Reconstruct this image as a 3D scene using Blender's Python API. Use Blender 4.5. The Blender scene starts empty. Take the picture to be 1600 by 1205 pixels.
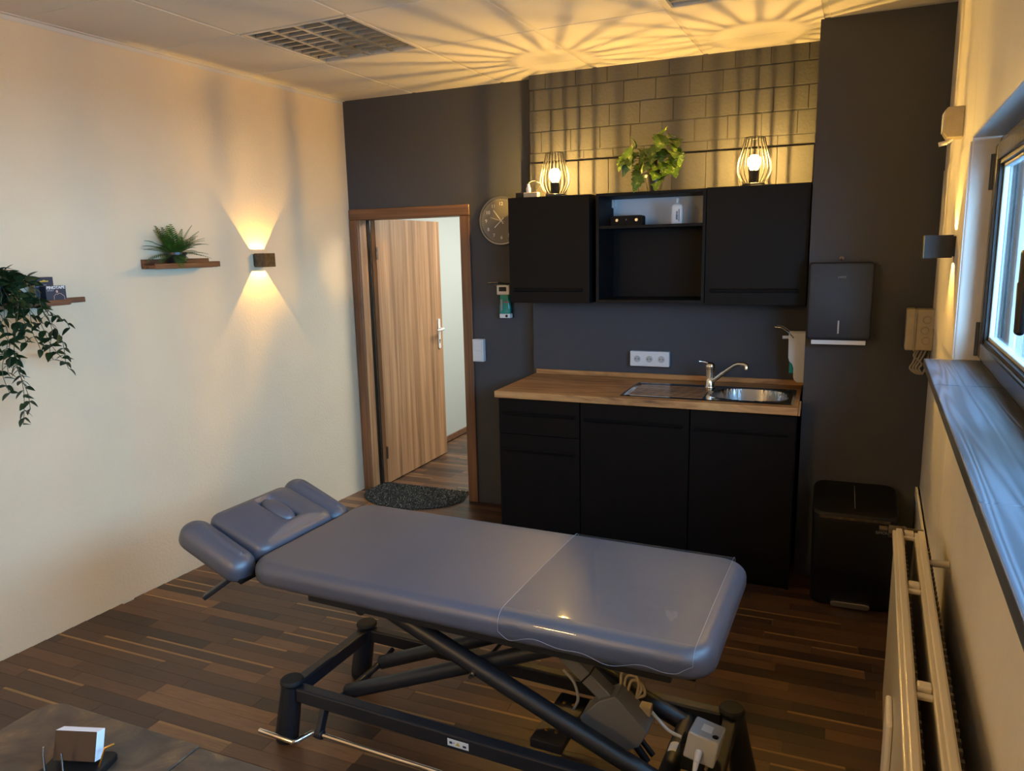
import bpy, bmesh, math, random
from mathutils import Vector, Matrix, noise as mnoise
random.seed(7)
PI = math.pi
SC = bpy.context.scene
COL = SC.collection

# ------------------------------------------------------------------ camera, world, exposure
def srgb(h):
    c = []
    for i in (0, 2, 4):
        v = int(h[i:i+2], 16) / 255
        c.append(v / 12.92 if v <= .04045 else ((v + .055) / 1.055) ** 2.4)
    return (c[0], c[1], c[2], 1)

cam_d = bpy.data.cameras.new('camera')
cam = bpy.data.objects.new('camera', cam_d)
COL.objects.link(cam)
SC.camera = cam
F_PX = 1159.72
cam_d.sensor_fit = 'HORIZONTAL'; cam_d.sensor_width = 36.0
cam_d.lens = F_PX / 1600 * 36.0
cam_d.clip_start = .05
RX, RY, RZ = -.1799, -.0221, .4019
fw = Vector((-math.sin(RZ)*math.cos(RX), math.cos(RZ)*math.cos(RX), math.sin(RX)))
rt = Vector((math.cos(RZ), math.sin(RZ), 0)); up = rt.cross(fw)
r2 = rt*math.cos(RY) + up*math.sin(RY); u2 = -rt*math.sin(RY) + up*math.cos(RY)
cam.matrix_world = Matrix(((r2.x, u2.x, -fw.x, 3.1019), (r2.y, u2.y, -fw.y, -4.4594), (r2.z, u2.z, -fw.z, 1.7193), (0, 0, 0, 1)))

SC.view_settings.view_transform = 'Standard'
SC.view_settings.look = 'None'
SC.view_settings.gamma = 1
SC.view_settings.use_curve_mapping = False
SC.view_settings.exposure = 0.17
SC.cycles.use_denoising = True
SC.cycles.max_bounces = 10
SC.cycles.diffuse_bounces = 5
SC.cycles.glossy_bounces = 4
SC.cycles.transparent_max_bounces = 12
SC.cycles.sample_clamp_indirect = 4.0
SC.cycles.caustics_reflective = False
SC.cycles.caustics_refractive = False

world = bpy.data.worlds.new('sky')
SC.world = world
world.use_nodes = True
wb = world.node_tree.nodes['Background']
SKY = (.31, .61, 1.0)
wb.inputs[0].default_value = (*SKY, 1)
wb.inputs[1].default_value = 31.0

LA = -math.atan(.0592); RA = -math.atan(.055); RO = 3.593; H = 2.7417; REAR = -6.0
def rot2(a, x, y): return (math.cos(a)*x - math.sin(a)*y, math.sin(a)*x + math.cos(a)*y)
def Lw(o, b, z): x, y = rot2(LA, o, b); return (x, y, z)             # left wall: o = out into the room, b = along it
def Rw(o, b, z): x, y = rot2(RA, o, b); return (RO + x, y, z)        # right wall: o positive = into the wall
TA = -.043; T0 = (2.157, -2.378)
def Tw(x, y, z): a, b = rot2(TA, x, y); return (T0[0]+a, T0[1]+b, z)

def light(name, kind, loc, rot, energy, color, **kw):
    d = bpy.data.lights.new(name, kind)
    d.energy = energy; d.color = color
    for k, v in kw.items(): setattr(d, k, v)
    o = bpy.data.objects.new(name, d); o.location = loc; o.rotation_euler = rot
    COL.objects.link(o)
    return o
WARM = (1.0, .58, .13)
BULB = 14200.0          # emission of the two filaments
SCONCE = 13.0
# sky portals in the window openings of the right wall
def portal(b0, b1):
    p = light('window_portal', 'AREA', Rw(.18, (b0+b1)/2, 1.67), (0, -PI/2, RA), 1, (1, 1, 1), shape='RECTANGLE', size=.74, size_y=abs(b1-b0))
    p.rotation_euler = (PI/2, 0, RA + PI/2); p.data.size = abs(b1-b0); p.data.size_y = .74
    p.data.cycles.is_portal = True
portal(-1.62, -5.3)
# added area light, out of view, that brightens the corridor
light('corridor_fill', 'AREA', (1.3, 1.6, 2.45), (0, 0, 0), 78, (1, .95, .86), shape='RECTANGLE', size=.9, size_y=1.6)

# added warm fill behind the camera for the side walls, no fixture
light('rear_warm_fill', 'POINT', (1.2, -5.5, 2.1), (0, 0, 0), 58, (1, .66, .28), shadow_soft_size=.15)

# ------------------------------------------------------------------ materials
M = {}
def nt(name):
    m = bpy.data.materials.new(name); m.use_nodes = True
    n = m.node_tree; b = n.nodes['Principled BSDF']
    M[name] = m
    return m, n, b, n.nodes, n.links
def coords(n, scale, kind='Object'):
    tc = n.nodes.new('ShaderNodeTexCoord'); mp = n.nodes.new('ShaderNodeMapping')
    mp.inputs['Scale'].default_value = scale if hasattr(scale, '__len__') else (scale,)*3
    n.links.new(tc.outputs[kind], mp.inputs['Vector'])
    return mp.outputs['Vector']
def noise_tex(n, vec, scale, detail=4, rough=.55, dist=0):
    t = n.nodes.new('ShaderNodeTexNoise')
    t.inputs['Scale'].default_value = scale; t.inputs['Detail'].default_value = detail
    t.inputs['Roughness'].default_value = rough; t.inputs['Distortion'].default_value = dist
    n.links.new(vec, t.inputs['Vector'])
    return t.outputs['Fac']
def ramp(n, fac, stops):
    r = n.nodes.new('ShaderNodeValToRGB')
    e = r.color_ramp.elements
    while len(e) > 1: e.remove(e[-1])
    e[0].position = stops[0][0]; e[0].color = stops[0][1]
    for p, c in stops[1:]:
        x = e.new(p); x.color = c
    n.links.new(fac, r.inputs['Fac'])
    return r.outputs['Color']
def bump(n, b, fac, strength, dist=.002):
    u = n.nodes.new('ShaderNodeBump')
    u.inputs['Strength'].default_value = strength; u.inputs['Distance'].default_value = dist
    n.links.new(fac, u.inputs['Height']); n.links.new(u.outputs['Normal'], b.inputs['Normal'])
def mat(name, col, rough=.5, metal=0, var=0, vscale=8, bmp=0, bscale=120, bdist=.001, spec=.5, coat=0, emit=None, estr=0):
    m, n, b, N, L = nt(name)
    c = srgb(col)
    b.inputs['Base Color'].default_value = c
    b.inputs['Roughness'].default_value = rough
    b.inputs['Metallic'].default_value = metal
    b.inputs['Specular IOR Level'].default_value = spec
    if coat: b.inputs['Coat Weight'].default_value = coat; b.inputs['Coat Roughness'].default_value = .08
    if var or bmp: vec = coords(n, 1)
    if var:
        f = noise_tex(n, vec, vscale)
        lo = tuple(x*(1-var) for x in c[:3]) + (1,); hi = tuple(min(1, x*(1+var)) for x in c[:3]) + (1,)
        L.new(ramp(n, f, [(.3, lo), (.7, hi)]), b.inputs['Base Color'])
    if bmp: bump(n, b, noise_tex(n, vec, bscale, 3), bmp, bdist)
    if emit:
        b.inputs['Emission Color'].default_value = srgb(emit); b.inputs['Emission Strength'].default_value = estr
    return m
def wood(name, stops, scale, rough=.5, grain=.25, detail=6, dist=.6, stripe=None, spec=.5):
    m, n, b, N, L = nt(name)
    vec = coords(n, scale)
    f = noise_tex(n, vec, 1.0, detail, .6, dist)
    col = ramp(n, f, stops)
    if stripe:
        f2 = noise_tex(n, coords(n, stripe), 1.0, 2, .5, 0)
        mx = N.new('ShaderNodeMix'); mx.data_type = 'RGBA'; mx.blend_type = 'MULTIPLY'
        mx.inputs[0].default_value = 1
        L.new(col, mx.inputs[6])
        L.new(ramp(n, f2, [(.35, (.72, .68, .64, 1)), (.6, (1.08, 1.06, 1.05, 1))]), mx.inputs[7])
        col = mx.outputs[2]
    L.new(col, b.inputs['Base Color'])
    b.inputs['Roughness'].default_value = rough
    b.inputs['Specular IOR Level'].default_value = spec
    if grain: bump(n, b, f, grain, .0008)
    return m

mat('white_plaster', 'e3d0b0', .85, bmp=.5, bscale=70, bdist=.003, var=.03, vscale=2)
mat('white_paint_wall', 'd9d2c6', .55, bmp=.35, bscale=45, bdist=.004, var=.04, vscale=4)
mat('dark_paint', '42444a', .7, bmp=.12, bscale=160, bdist=.001, spec=.3)
mat('brick_paint', '48484a', .75, bmp=.6, bscale=60, bdist=.004, spec=.3)
mat('ceiling_board', 'dcd5cb', .9, bmp=.25, bscale=180, bdist=.001)
mat('ceiling_metal', 'cfc8bd', .5)
mat('white_trim', 'd9d3c9', .5)
mat('tray_white', 'd8d3ca', .4)
mat('render_grey', '8f9296', .9, bmp=.4, bscale=30, bdist=.005)
mat('corridor_paint', 'b4bbb7', .8)
mat('black_front', '08080a', .5, spec=.16, bmp=.08, bscale=300)
mat('slate_front', '2c313b', .5, spec=.3)
mat('black_carcass', '0b0b0d', .55, spec=.2)
mat('black_plastic', '0f0f10', .45, spec=.3)
mat('black_metal', '17171a', .45, spec=.5)
mat('frame_steel', '1b1e24', .42, spec=.5, bmp=.12, bscale=400)
mat('vinyl', '4b4d58', .43, spec=.8, bmp=.12, bscale=700, bdist=.0005)
mat('grey_plastic', '6c6c6b', .5)
mat('light_grey_plastic', 'a9abac', .45)
mat('white_plastic', 'd6d7d8', .35)
mat('beige_plastic', 'a3967e', .5, var=.08, vscale=30)
mat('panel_grey', 'ccd0d6', .6)
mat('chrome', 'd8d8d8', .12, metal=1)
mat('steel', 'a4a6a8', .13, metal=1)
mat('steel_brushed', 'a8a8a8', .3, metal=1)
mat('aluminium', 'd6d3cc', .25, metal=.65)
mat('brass', 'b98d46', .3, metal=1)
mat('valve_metal', '4a4036', .45, metal=.4, var=.3, vscale=60)
mat('bronze', '6b5f52', .4, metal=1, var=.3, vscale=40)
mat('clock_face', '6d6a66', .6, bmp=.1, bscale=300)
mat('clock_rim', '9b9994', .3, metal=1)
mat('print_white', 'dcdcd8', .6)
mat('print_grey', '8a8d92', .6)
mat('print_dark', '2a3350', .6)
mat('print_yellow', 'c9a63c', .6)
mat('print_red', 'a8324a', .6)
mat('paper', 'dcdde2', .8)
mat('carton_navy', '2c3242', .6)
mat('carton_tan', 'b59a55', .7)
mat('skin_print', 'c9a595', .6)
mat('teal_liquid', '12857d', .15)
mat('leaf_dark', '1c331a', .42, var=.35, vscale=25)
mat('leaf_fern', '3f5f1f', .5, var=.4, vscale=30)
mat('stem_green', '4a4a2a', .6)
mat('pot_black', '1d1d20', .35)
mat('soil', '2a2018', .95, bmp=1, bscale=80, bdist=.01)
mat('radiator_enamel', 'cfc4ae', .25, bmp=.1, bscale=40, bdist=.002)
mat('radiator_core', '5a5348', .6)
mat('window_frame', '302e2b', .2, spec=.3, var=.2, vscale=12, bmp=.15, bscale=30, bdist=.003)
mat('gasket', '0c0c0d', .5)
mat('rubber', '101012', .7)
mat('cable_grey', '8d867a', .6)
mat('sign_gold', '8a7a55', .35, metal=1)
wood('door_wood', [(.25, srgb('7a583d')), (.5, srgb('a8805a')), (.75, srgb('c29a70'))], (30, 30, .9), .45, .1, 6, .8, stripe=(11, 11, .05))
wood('casing_wood', [(.25, srgb('4a3020')), (.5, srgb('6f4d35')), (.75, srgb('8a6446'))], (34, 34, 1.0), .4, .1)
wood('casing_wood_flat', [(.25, srgb('4a3020')), (.5, srgb('6f4d35')), (.75, srgb('8a6446'))], (1.0, 34, 34), .4, .1)
wood('oak_top', [(.27, srgb('4e3320')), (.37, srgb('8a6039')), (.5, srgb('ac7d4c')), (.7, srgb('c3965f'))], (1.5, 11, 11), .5, .15, 8, 2.2)
wood('shelf_wood', [(.25, srgb('3a2114')), (.5, srgb('6a4127')), (.75, srgb('8a5a35'))], (26, 3.0, 26), .55, .3, 7, 1.2)
def mat_sill():
    m, n, b, N, L = nt('sill_wood')
    vec = coords(n, (12, .45, 12))
    w = N.new('ShaderNodeTexNoise'); w.inputs['Scale'].default_value = 1.6; w.inputs['Detail'].default_value = 1
    L.new(vec, w.inputs['Vector'])
    mu = N.new('ShaderNodeMath'); mu.operation = 'MULTIPLY'; mu.inputs[1].default_value = 62      # growth rings as contour lines of a stretched noise
    sn = N.new('ShaderNodeMath'); sn.operation = 'SINE'
    L.new(w.outputs['Fac'], mu.inputs[0]); L.new(mu.outputs[0], sn.inputs[0])
    mr = N.new('ShaderNodeMapRange'); mr.inputs[1].default_value = -1; mr.inputs[2].default_value = 1
    L.new(sn.outputs[0], mr.inputs[0])
    L.new(ramp(n, mr.outputs[0], [(.0, srgb('3a3f47')), (.5, srgb('464b54')), (1, srgb('525862'))]), b.inputs['Base Color'])
    b.inputs['Roughness'].default_value = .36; b.inputs['Specular IOR Level'].default_value = .8
    bump(n, b, mr.outputs[0], .4, .0008)
mat_sill()
wood('desk_top', [(.3, srgb('352c25')), (.48, srgb('4c3e32')), (.6, srgb('5d4a35')), (.72, srgb('7a5f3c'))], (9, 9, 9), .42, .1, 8, 1.5)
mat('card_brown', '3a2a20', .25)

# laminate strips: tone from an attribute, grain and the pale sapwood edge from the strip's own UVs
def plank_mat(name, atype):
    m, n, b, N, L = nt(name)
    at = N.new('ShaderNodeAttribute'); at.attribute_type = atype; at.attribute_name = 'tone'
    uv = N.new('ShaderNodeUVMap')
    mp = N.new('ShaderNodeMapping'); L.new(uv.outputs['UV'], mp.inputs['Vector'])
    mp.inputs['Scale'].default_value = (4, 5, 1)
    off = N.new('ShaderNodeCombineXYZ')
    mul = N.new('ShaderNodeMath'); mul.operation = 'MULTIPLY'; mul.inputs[1].default_value = 57
    L.new(at.outputs['Fac'], mul.inputs[0]); L.new(mul.outputs[0], off.inputs[0]); L.new(mul.outputs[0], off.inputs[1])
    L.new(off.outputs[0], mp.inputs['Location'])
    f = noise_tex(n, mp.outputs['Vector'], 1.6, 7, .65, 1.2)
    base = ramp(n, at.outputs['Fac'], [(0, srgb('33261f')), (.3, srgb('473428')), (.55, srgb('583f2e')), (.8, srgb('694c35')), (1, srgb('7c5d3f'))])
    g = ramp(n, f, [(.25, (.62, .6, .58, 1)), (.7, (1.12, 1.1, 1.08, 1))])
    mx = N.new('ShaderNodeMix'); mx.data_type = 'RGBA'; mx.blend_type = 'MULTIPLY'; mx.inputs[0].default_value = 1
    L.new(base, mx.inputs[6]); L.new(g, mx.inputs[7])
    # pale edge where uv.y is high and a per-strip hash says so
    sep = N.new('ShaderNodeSeparateXYZ'); L.new(uv.outputs['UV'], sep.inputs[0])
    gt = N.new('ShaderNodeMath'); gt.operation = 'GREATER_THAN'; gt.inputs[1].default_value = .80
    L.new(sep.outputs['Y'], gt.inputs[0])
    fr = N.new('ShaderNodeMath'); fr.operation = 'FRACT'; m2 = N.new('ShaderNodeMath'); m2.operation = 'MULTIPLY'; m2.inputs[1].default_value = 913.7
    L.new(at.outputs['Fac'], m2.inputs[0]); L.new(m2.outputs[0], fr.inputs[0])
    g2 = N.new('ShaderNodeMath'); g2.operation = 'GREATER_THAN'; g2.inputs[1].default_value = .78
    L.new(fr.outputs[0], g2.inputs[0])
    an = N.new('ShaderNodeMath'); an.operation = 'MULTIPLY'; L.new(gt.outputs[0], an.inputs[0]); L.new(g2.outputs[0], an.inputs[1])
    m3 = N.new('ShaderNodeMix'); m3.data_type = 'RGBA'
    L.new(an.outputs[0], m3.inputs[0]); L.new(mx.outputs[2], m3.inputs[6]); m3.inputs[7].default_value = srgb('8a6a42')
    L.new(m3.outputs[2], b.inputs['Base Color'])
    b.inputs['Roughness'].default_value = .38
    bump(n, b, f, .15, .0006)
plank_mat('laminate', 'OBJECT'); plank_mat('laminate_field', 'GEOMETRY')

def clear(name, tint, gloss_rough, ior=1.45, haze=0):
    m, n, b, N, L = nt(name)
    N.remove(b)
    out = [x for x in N if x.type == 'OUTPUT_MATERIAL'][0]
    t = N.new('ShaderNodeBsdfTransparent'); t.inputs[0].default_value = tint
    g = N.new('ShaderNodeBsdfGlossy'); g.inputs['Roughness'].default_value = gloss_rough
    fr = N.new('ShaderNodeLayerWeight'); fr.inputs[0].default_value = .5      # Schlick: works from both sides of a thin pane
    pw = N.new('ShaderNodeMath'); pw.operation = 'POWER'; pw.inputs[1].default_value = 5
    ma = N.new('ShaderNodeMath'); ma.operation = 'MULTIPLY_ADD'; ma.inputs[1].default_value = .95; ma.inputs[2].default_value = .045
    L.new(fr.outputs['Facing'], pw.inputs[0]); L.new(pw.outputs[0], ma.inputs[0])
    mx = N.new('ShaderNodeMixShader')
    L.new(ma.outputs[0], mx.inputs[0]); L.new(t.outputs[0], mx.inputs[1]); L.new(g.outputs[0], mx.inputs[2])
    last = mx.outputs[0]
    if haze:
        d = N.new('ShaderNodeBsdfDiffuse'); d.inputs[0].default_value = (.8, .8, .8, 1)
        m2 = N.new('ShaderNodeMixShader'); m2.inputs[0].default_value = haze
        L.new(last, m2.inputs[1]); L.new(d.outputs[0], m2.inputs[2]); last = m2.outputs[0]
    if name == 'clear_sheet':
        vec = coords(n, 1)
        u = N.new('ShaderNodeBump'); u.inputs['Strength'].default_value = .2; u.inputs['Distance'].default_value = .003
        L.new(noise_tex(n, vec, 6, 1), u.inputs['Height'])
        L.new(u.outputs['Normal'], g.inputs['Normal']); L.new(u.outputs['Normal'], fr.inputs['Normal'])
    L.new(last, out.inputs['Surface'])
clear('window_glass', (.93, .97, .98, 1), .02)
clear('clear_sheet', (.88, .9, .92, 1), .04, 1.5, .015)
mat('edge_highlight', '8d909a', .3)  # pale tone standing in for the highlight on the sheet edges
clear('bulb_glass', (1, .97, .9, 1), .05)
def glow(name, col, s, shell=False):
    m, n, b, N, L = nt(name)
    N.remove(b); out = [x for x in N if x.type == 'OUTPUT_MATERIAL'][0]
    e = N.new('ShaderNodeEmission'); e.inputs[0].default_value = (*col, 1); e.inputs[1].default_value = s
    if shell:
        t = N.new('ShaderNodeBsdfTransparent'); a = N.new('ShaderNodeAddShader')
        L.new(e.outputs[0], a.inputs[0]); L.new(t.outputs[0], a.inputs[1]); L.new(a.outputs[0], out.inputs['Surface'])
    else: L.new(e.outputs[0], out.inputs['Surface'])
glow('filament', WARM, BULB)
glow('bulb_glow', (1, .72, .34), 5.0, True)
glow('led', (1, .7, .35), 14)

def leaf_mat(name, a, b_, c):          # variegated leaf: pale patches between the veins
    m, n, b, N, L = nt(name)
    f = noise_tex(n, coords(n, 1), 32, 3, .6, .5)
    L.new(ramp(n, f, [(.35, srgb(a)), (.56, srgb(b_)), (.68, srgb(c))]), b.inputs['Base Color'])
    b.inputs['Roughness'].default_value = .4
leaf_mat('leaf_variegated', '33501a', '55731f', 'cfcf86')
def mat_rug():
    m, n, b, N, L = nt('rug_pile')
    f = noise_tex(n, coords(n, 1), 150, 2, .8)
    L.new(ramp(n, f, [(.40, srgb('101110')), (.52, srgb('2b2d2a')), (.60, srgb('55574f')), (.68, srgb('a5a598'))]), b.inputs['Base Color'])
    b.inputs['Roughness'].default_value = .95
    bump(n, b, f, 1.0, .012)
mat_rug()
def mat_yarn():
    m, n, b, N, L = nt('pile_yarn')
    at = N.new('ShaderNodeAttribute'); at.attribute_name = 'tone'
    L.new(ramp(n, at.outputs['Fac'], [(0, srgb('151614')), (.6, srgb('2c2e2a')), (.82, srgb('4a4c45')), (1, srgb('9a9a8c'))]), b.inputs['Base Color'])
    b.inputs['Roughness'].default_value = .9
mat_yarn()

# ------------------------------------------------------------------ mesh builder
class MB:
    def __init__(s): s.v = []; s.f = []
    def add(s, v, f):
        o = len(s.v); s.v += [tuple(p) for p in v]; s.f += [tuple(i+o for i in q) for q in f]; return s
    def box(s, x0, x1, y0, y1, z0, z1, T=None):
        v = [(x, y, z) for x in (x0, x1) for y in (y0, y1) for z in (z0, z1)]
        if T: v = [tuple(T @ Vector(p)) for p in v]
        return s.add(v, [(0,1,3,2), (4,6,7,5), (0,4,5,1), (2,3,7,6), (0,2,6,4), (1,5,7,3)])
    def bar(s, p0, p1, w, h, upv=(0, 0, 1)):      # box along p0-p1, w across, h along up
        p0 = Vector(p0); p1 = Vector(p1); d = (p1-p0).normalized(); u = Vector(upv); a = d.cross(u).normalized(); u = a.cross(d)
        v = [p + a*(i*w/2) + u*(j*h/2) for p in (p0, p1) for i in (-1, 1) for j in (-1, 1)]
        return s.add(v, [(0,1,3,2), (4,6,7,5), (0,4,5,1), (2,3,7,6), (0,2,6,4), (1,5,7,3)])
    def tube(s, pts, r, n=8, closed=False, caps=True):
        pts = [Vector(p) for p in pts]; k = len(pts); rs = r if hasattr(r, '__len__') else [r]*k
        t0 = (pts[1]-pts[0]).normalized()
        u = t0.orthogonal().normalized(); base = len(s.v); last = t0
        for i, p in enumerate(pts):
            if closed: t = (pts[(i+1) % k]-pts[i-1]).normalized()
            else: t = (pts[min(i+1, k-1)]-pts[max(i-1, 0)]).normalized()
            q = last.rotation_difference(t); u = (q @ u); u = (u - t*u.dot(t)).normalized(); w = t.cross(u); last = t
            for j in range(n):
                a = 2*PI*j/n; s.v.append(tuple(p + (u*math.cos(a) + w*math.sin(a))*rs[i]))
        for i in range(k if closed else k-1):
            for j in range(n):
                a = base+i*n+j; b = base+i*n+(j+1) % n; c = base+((i+1) % k)*n+(j+1) % n; d = base+((i+1) % k)*n+j
                s.f.append((a, b, c, d))
        if caps and not closed:
            s.f.append(tuple(base+j for j in reversed(range(n)))); s.f.append(tuple(base+(k-1)*n+j for j in range(n)))
        return s
    def cyl(s, p0, p1, r, r1=None, n=20): return s.tube([p0, p1], [r, r if r1 is None else r1], n)
    def lathe(s, prof, n=24, c=(0, 0, 0), axis='z', close=True):
        base = len(s.v); k = len(prof)
        for r, z in prof:
            for j in range(n):
                a = 2*PI*j/n; x, y = r*math.cos(a), r*math.sin(a)
                p = {'z': (x, y, z), 'y': (x, -z, y), 'x': (z, x, y)}[axis]
                s.v.append((p[0]+c[0], p[1]+c[1], p[2]+c[2]))
        for i in range(k-1):
            for j in range(n):
                s.f.append((base+i*n+j, base+i*n+(j+1) % n, base+(i+1)*n+(j+1) % n, base+(i+1)*n+j))
        if close:
            s.f.append(tuple(base+j for j in reversed(range(n)))); s.f.append(tuple(base+(k-1)*n+j for j in range(n)))
        return s
    def prism(s, pts, h0, h1, axis='z'):          # polygon extruded along an axis
        def P(a, b, h): return {'z': (a, b, h), 'y': (a, h, b), 'x': (h, a, b)}[axis]
        k = len(pts)
        v = [P(a, b, h0) for a, b in pts] + [P(a, b, h1) for a, b in pts]
        return s.add(v, [tuple(reversed(range(k))), tuple(range(k, 2*k))] + [(i, (i+1) % k, k+(i+1) % k, k+i) for i in range(k)])
    def grid(s, fn, nu, nv):
        base = len(s.v)
        for i in range(nu+1):
            for j in range(nv+1): s.v.append(tuple(fn(i/nu, j/nv)))
        for i in range(nu):
            for j in range(nv):
                a = base+i*(nv+1)+j; s.f.append((a, a+nv+1, a+nv+2, a+1))
        return s
    def rings(s, rings, cap0=True, cap1=True):
        base = len(s.v); n = len(rings[0])
        for r in rings: s.v += [tuple(p) for p in r]
        for i in range(len(rings)-1):
            for j in range(n):
                s.f.append((base+i*n+j, base+i*n+(j+1) % n, base+(i+1)*n+(j+1) % n, base+(i+1)*n+j))
        if cap0: s.f.append(tuple(base+j for j in reversed(range(n))))
        if cap1: s.f.append(tuple(base+(len(rings)-1)*n+j for j in range(n)))
        return s
    def build(s, name, m, parent=None, loc=(0, 0, 0), rot=(0, 0, 0), smooth=None, bevel=0, seg=2, kind=None, solid=0, sub=0):
        me = bpy.data.meshes.new(name); me.from_pydata(s.v, [], s.f); me.update()
        bm = bmesh.new(); bm.from_mesh(me); bmesh.ops.recalc_face_normals(bm, faces=bm.faces); bm.to_mesh(me); bm.free()
        o = bpy.data.objects.new(name, me); COL.objects.link(o)
        me.materials.append(M[m] if isinstance(m, str) else m)
        o.location = loc; o.rotation_euler = rot
        if parent is not None: o.parent = parent
        if smooth:
            me.shade_smooth(); me.set_sharp_from_angle(angle=math.radians(smooth))
        if solid:
            d = o.modifiers.new('solid', 'SOLIDIFY'); d.thickness = solid; d.offset = 0
        if bevel:
            d = o.modifiers.new('bevel', 'BEVEL'); d.width = bevel; d.segments = seg; d.limit_method = 'ANGLE'; d.angle_limit = math.radians(40)
        if sub:
            d = o.modifiers.new('sub', 'SUBSURF'); d.levels = sub; d.render_levels = sub
        if kind: o['kind'] = kind
        return o
def cr(pts, k=6):          # smooth curve through points (Catmull-Rom)
    P_ = [Vector(p) for p in pts]; P_ = [2*P_[0]-P_[1]] + P_ + [2*P_[-1]-P_[-2]]; out = []
    for i in range(1, len(P_)-2):
        a, b, c, d = P_[i-1:i+3]
        for j in range(k):
            t = j/k
            out.append(.5*((2*b) + (c-a)*t + (2*a-5*b+4*c-d)*t*t + (3*b-a-3*c+d)*t**3))
    return out + [P_[-2]]
def rrect(hx, hy, r, n=6, cx=0, cy=0):
    r = max(1e-4, min(r, hx, hy)); out = []
    for qx, qy, a0 in ((1, 1, 0), (-1, 1, PI/2), (-1, -1, PI), (1, -1, 3*PI/2)):
        for i in range(n+1):
            a = a0 + PI/2*i/n; out.append((cx+qx*(hx-r)+r*math.cos(a), cy+qy*(hy-r)+r*math.sin(a)))
    return out
def pad(hx, hy, rc, h, er, crown=.004, n=8, er2=None):        # rounded upholstered slab, centred, z 0..h
    rings = []; er2 = er2 or er
    for i in range(7):
        t = PI/2*i/6; ins = er2*(1-math.sin(t))
        rings.append([(x, y, er2*(1-math.cos(t))) for x, y in rrect(hx-ins, hy-ins, rc-ins*.6, n)])
    for i in range(9):
        t = PI/2*i/8; ins = er*(1-math.cos(t))
        rings.append([(x, y, h-er+er*math.sin(t)) for x, y in rrect(hx-ins, hy-ins, rc-ins*.6, n)])
    for k in (.25, .5, .8):
        ins = er + (min(hx, hy)-er)*k
        rings.append([(x, y, h+crown*k) for x, y in rrect(hx-ins, hy-ins, max(.005, (rc-er*.6)*(1-k)), n)])
    return MB().rings(rings)
def slab(hx, hy, r, z0, z1, n=6, cx=0, cy=0):
    return MB().prism(rrect(hx, hy, r, n, cx, cy), z0, z1)

def tag(o, label, cat, group=None):
    o['label'] = label; o['category'] = cat
    if group: o['group'] = group
    return o
def thing(name, label, cat, loc=(0, 0, 0), rz=0, group=None):
    o = bpy.data.objects.new(name, None); COL.objects.link(o)
    o.empty_display_size = .05
    o.location = loc; o.rotation_euler = (0, 0, rz)
    return tag(o, label, cat, group)
def struct(name, mb, m, **k):
    o = mb.build(name, m, **k); o['kind'] = 'structure'; return o
def troot(name, loc=(0, 0, 0), rz=0):
    o = bpy.data.objects.new(name, None); COL.objects.link(o); o.empty_display_size = .05
    o.location = loc; o.rotation_euler = (0, 0, rz); o['kind'] = 'structure'; return o
def copy_tree(o, parent=None):
    c = o.copy(); COL.objects.link(c)
    if parent is not None: c.parent = parent
    for ch in [x for x in o.children]: copy_tree(ch, c)
    return c
def text(name, body, size, m, parent, M4, depth=.0006, align='CENTER', bold=0):
    cu = bpy.data.curves.new(name, 'FONT'); cu.body = body; cu.size = size; cu.extrude = depth; cu.align_x = align; cu.align_y = 'CENTER'
    cu.resolution_u = 3; cu.offset = bold
    t = bpy.data.objects.new(name, cu); COL.objects.link(t)
    dg = bpy.context.evaluated_depsgraph_get()
    me = bpy.data.meshes.new_from_object(t.evaluated_get(dg))
    bpy.data.objects.remove(t)
    o = bpy.data.objects.new(name, me); COL.objects.link(o)
    me.materials.clear(); me.materials.append(M[m])
    me.transform(M4)
    if parent is not None: o.parent = parent
    return o
def face_y(x, y, z): return Matrix.Translation((x, y, z)) @ Matrix.Rotation(PI/2, 4, 'X')                    # text facing -y
def face_x(x, y, z): return Matrix.Translation((x, y, z)) @ Matrix.Rotation(PI/2, 4, 'Z') @ Matrix.Rotation(PI/2, 4, 'X')   # text facing +x

# ------------------------------------------------------------------ room shell
fl = struct('floor', MB().box(-.75, 4.0, REAR-.1, 3.2, -.12, -.009), 'black_carcass')
ROW = .0645
camv = Vector((3.1019, -4.4594, 1.7193))
strips = []
yy = -3.62; row = 0
while yy < 1.95:
    if yy < -.02: x0, x1 = -.0592*0 + .0592*(yy+ROW/2) + .004, RO + .055*(yy+ROW/2) - .004
    else: x0, x1 = -.03, 1.12
    x = x0 - random.uniform(0, .4)
    while x < x1:
        ln = random.choice((.28, .36, .44, .52, .6, .7)) * random.uniform(.9, 1.1)
        a, b = max(x, x0), min(x+ln, x1)
        if b-a > .02: strips.append((a, b, yy, min(1, max(0, random.gauss(.42, .27)))))
        x += ln
    yy += ROW; row += 1
def strip_geo(a, b, y):
    g = .0006
    v = [(a+g, y+g, 0), (b-g, y+g, 0), (b-g, y+ROW-g, 0), (a+g, y+ROW-g, 0)]
    return v + [(p[0], p[1], -.008) for p in v], [(0,1,2,3), (4,7,6,5), (0,4,5,1), (1,5,6,2), (2,6,7,3), (3,7,4,0)]
def set_uv(me, per):
    uvl = me.uv_layers.new(name='UVMap')
    for p in me.polygons:
        a, b, y = per[p.index//6]
        for li in p.loop_indices:
            co = me.vertices[me.loops[li].vertex_index].co
            uvl.data[li].uv = (co.x, (co.y-y)/ROW)
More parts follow.
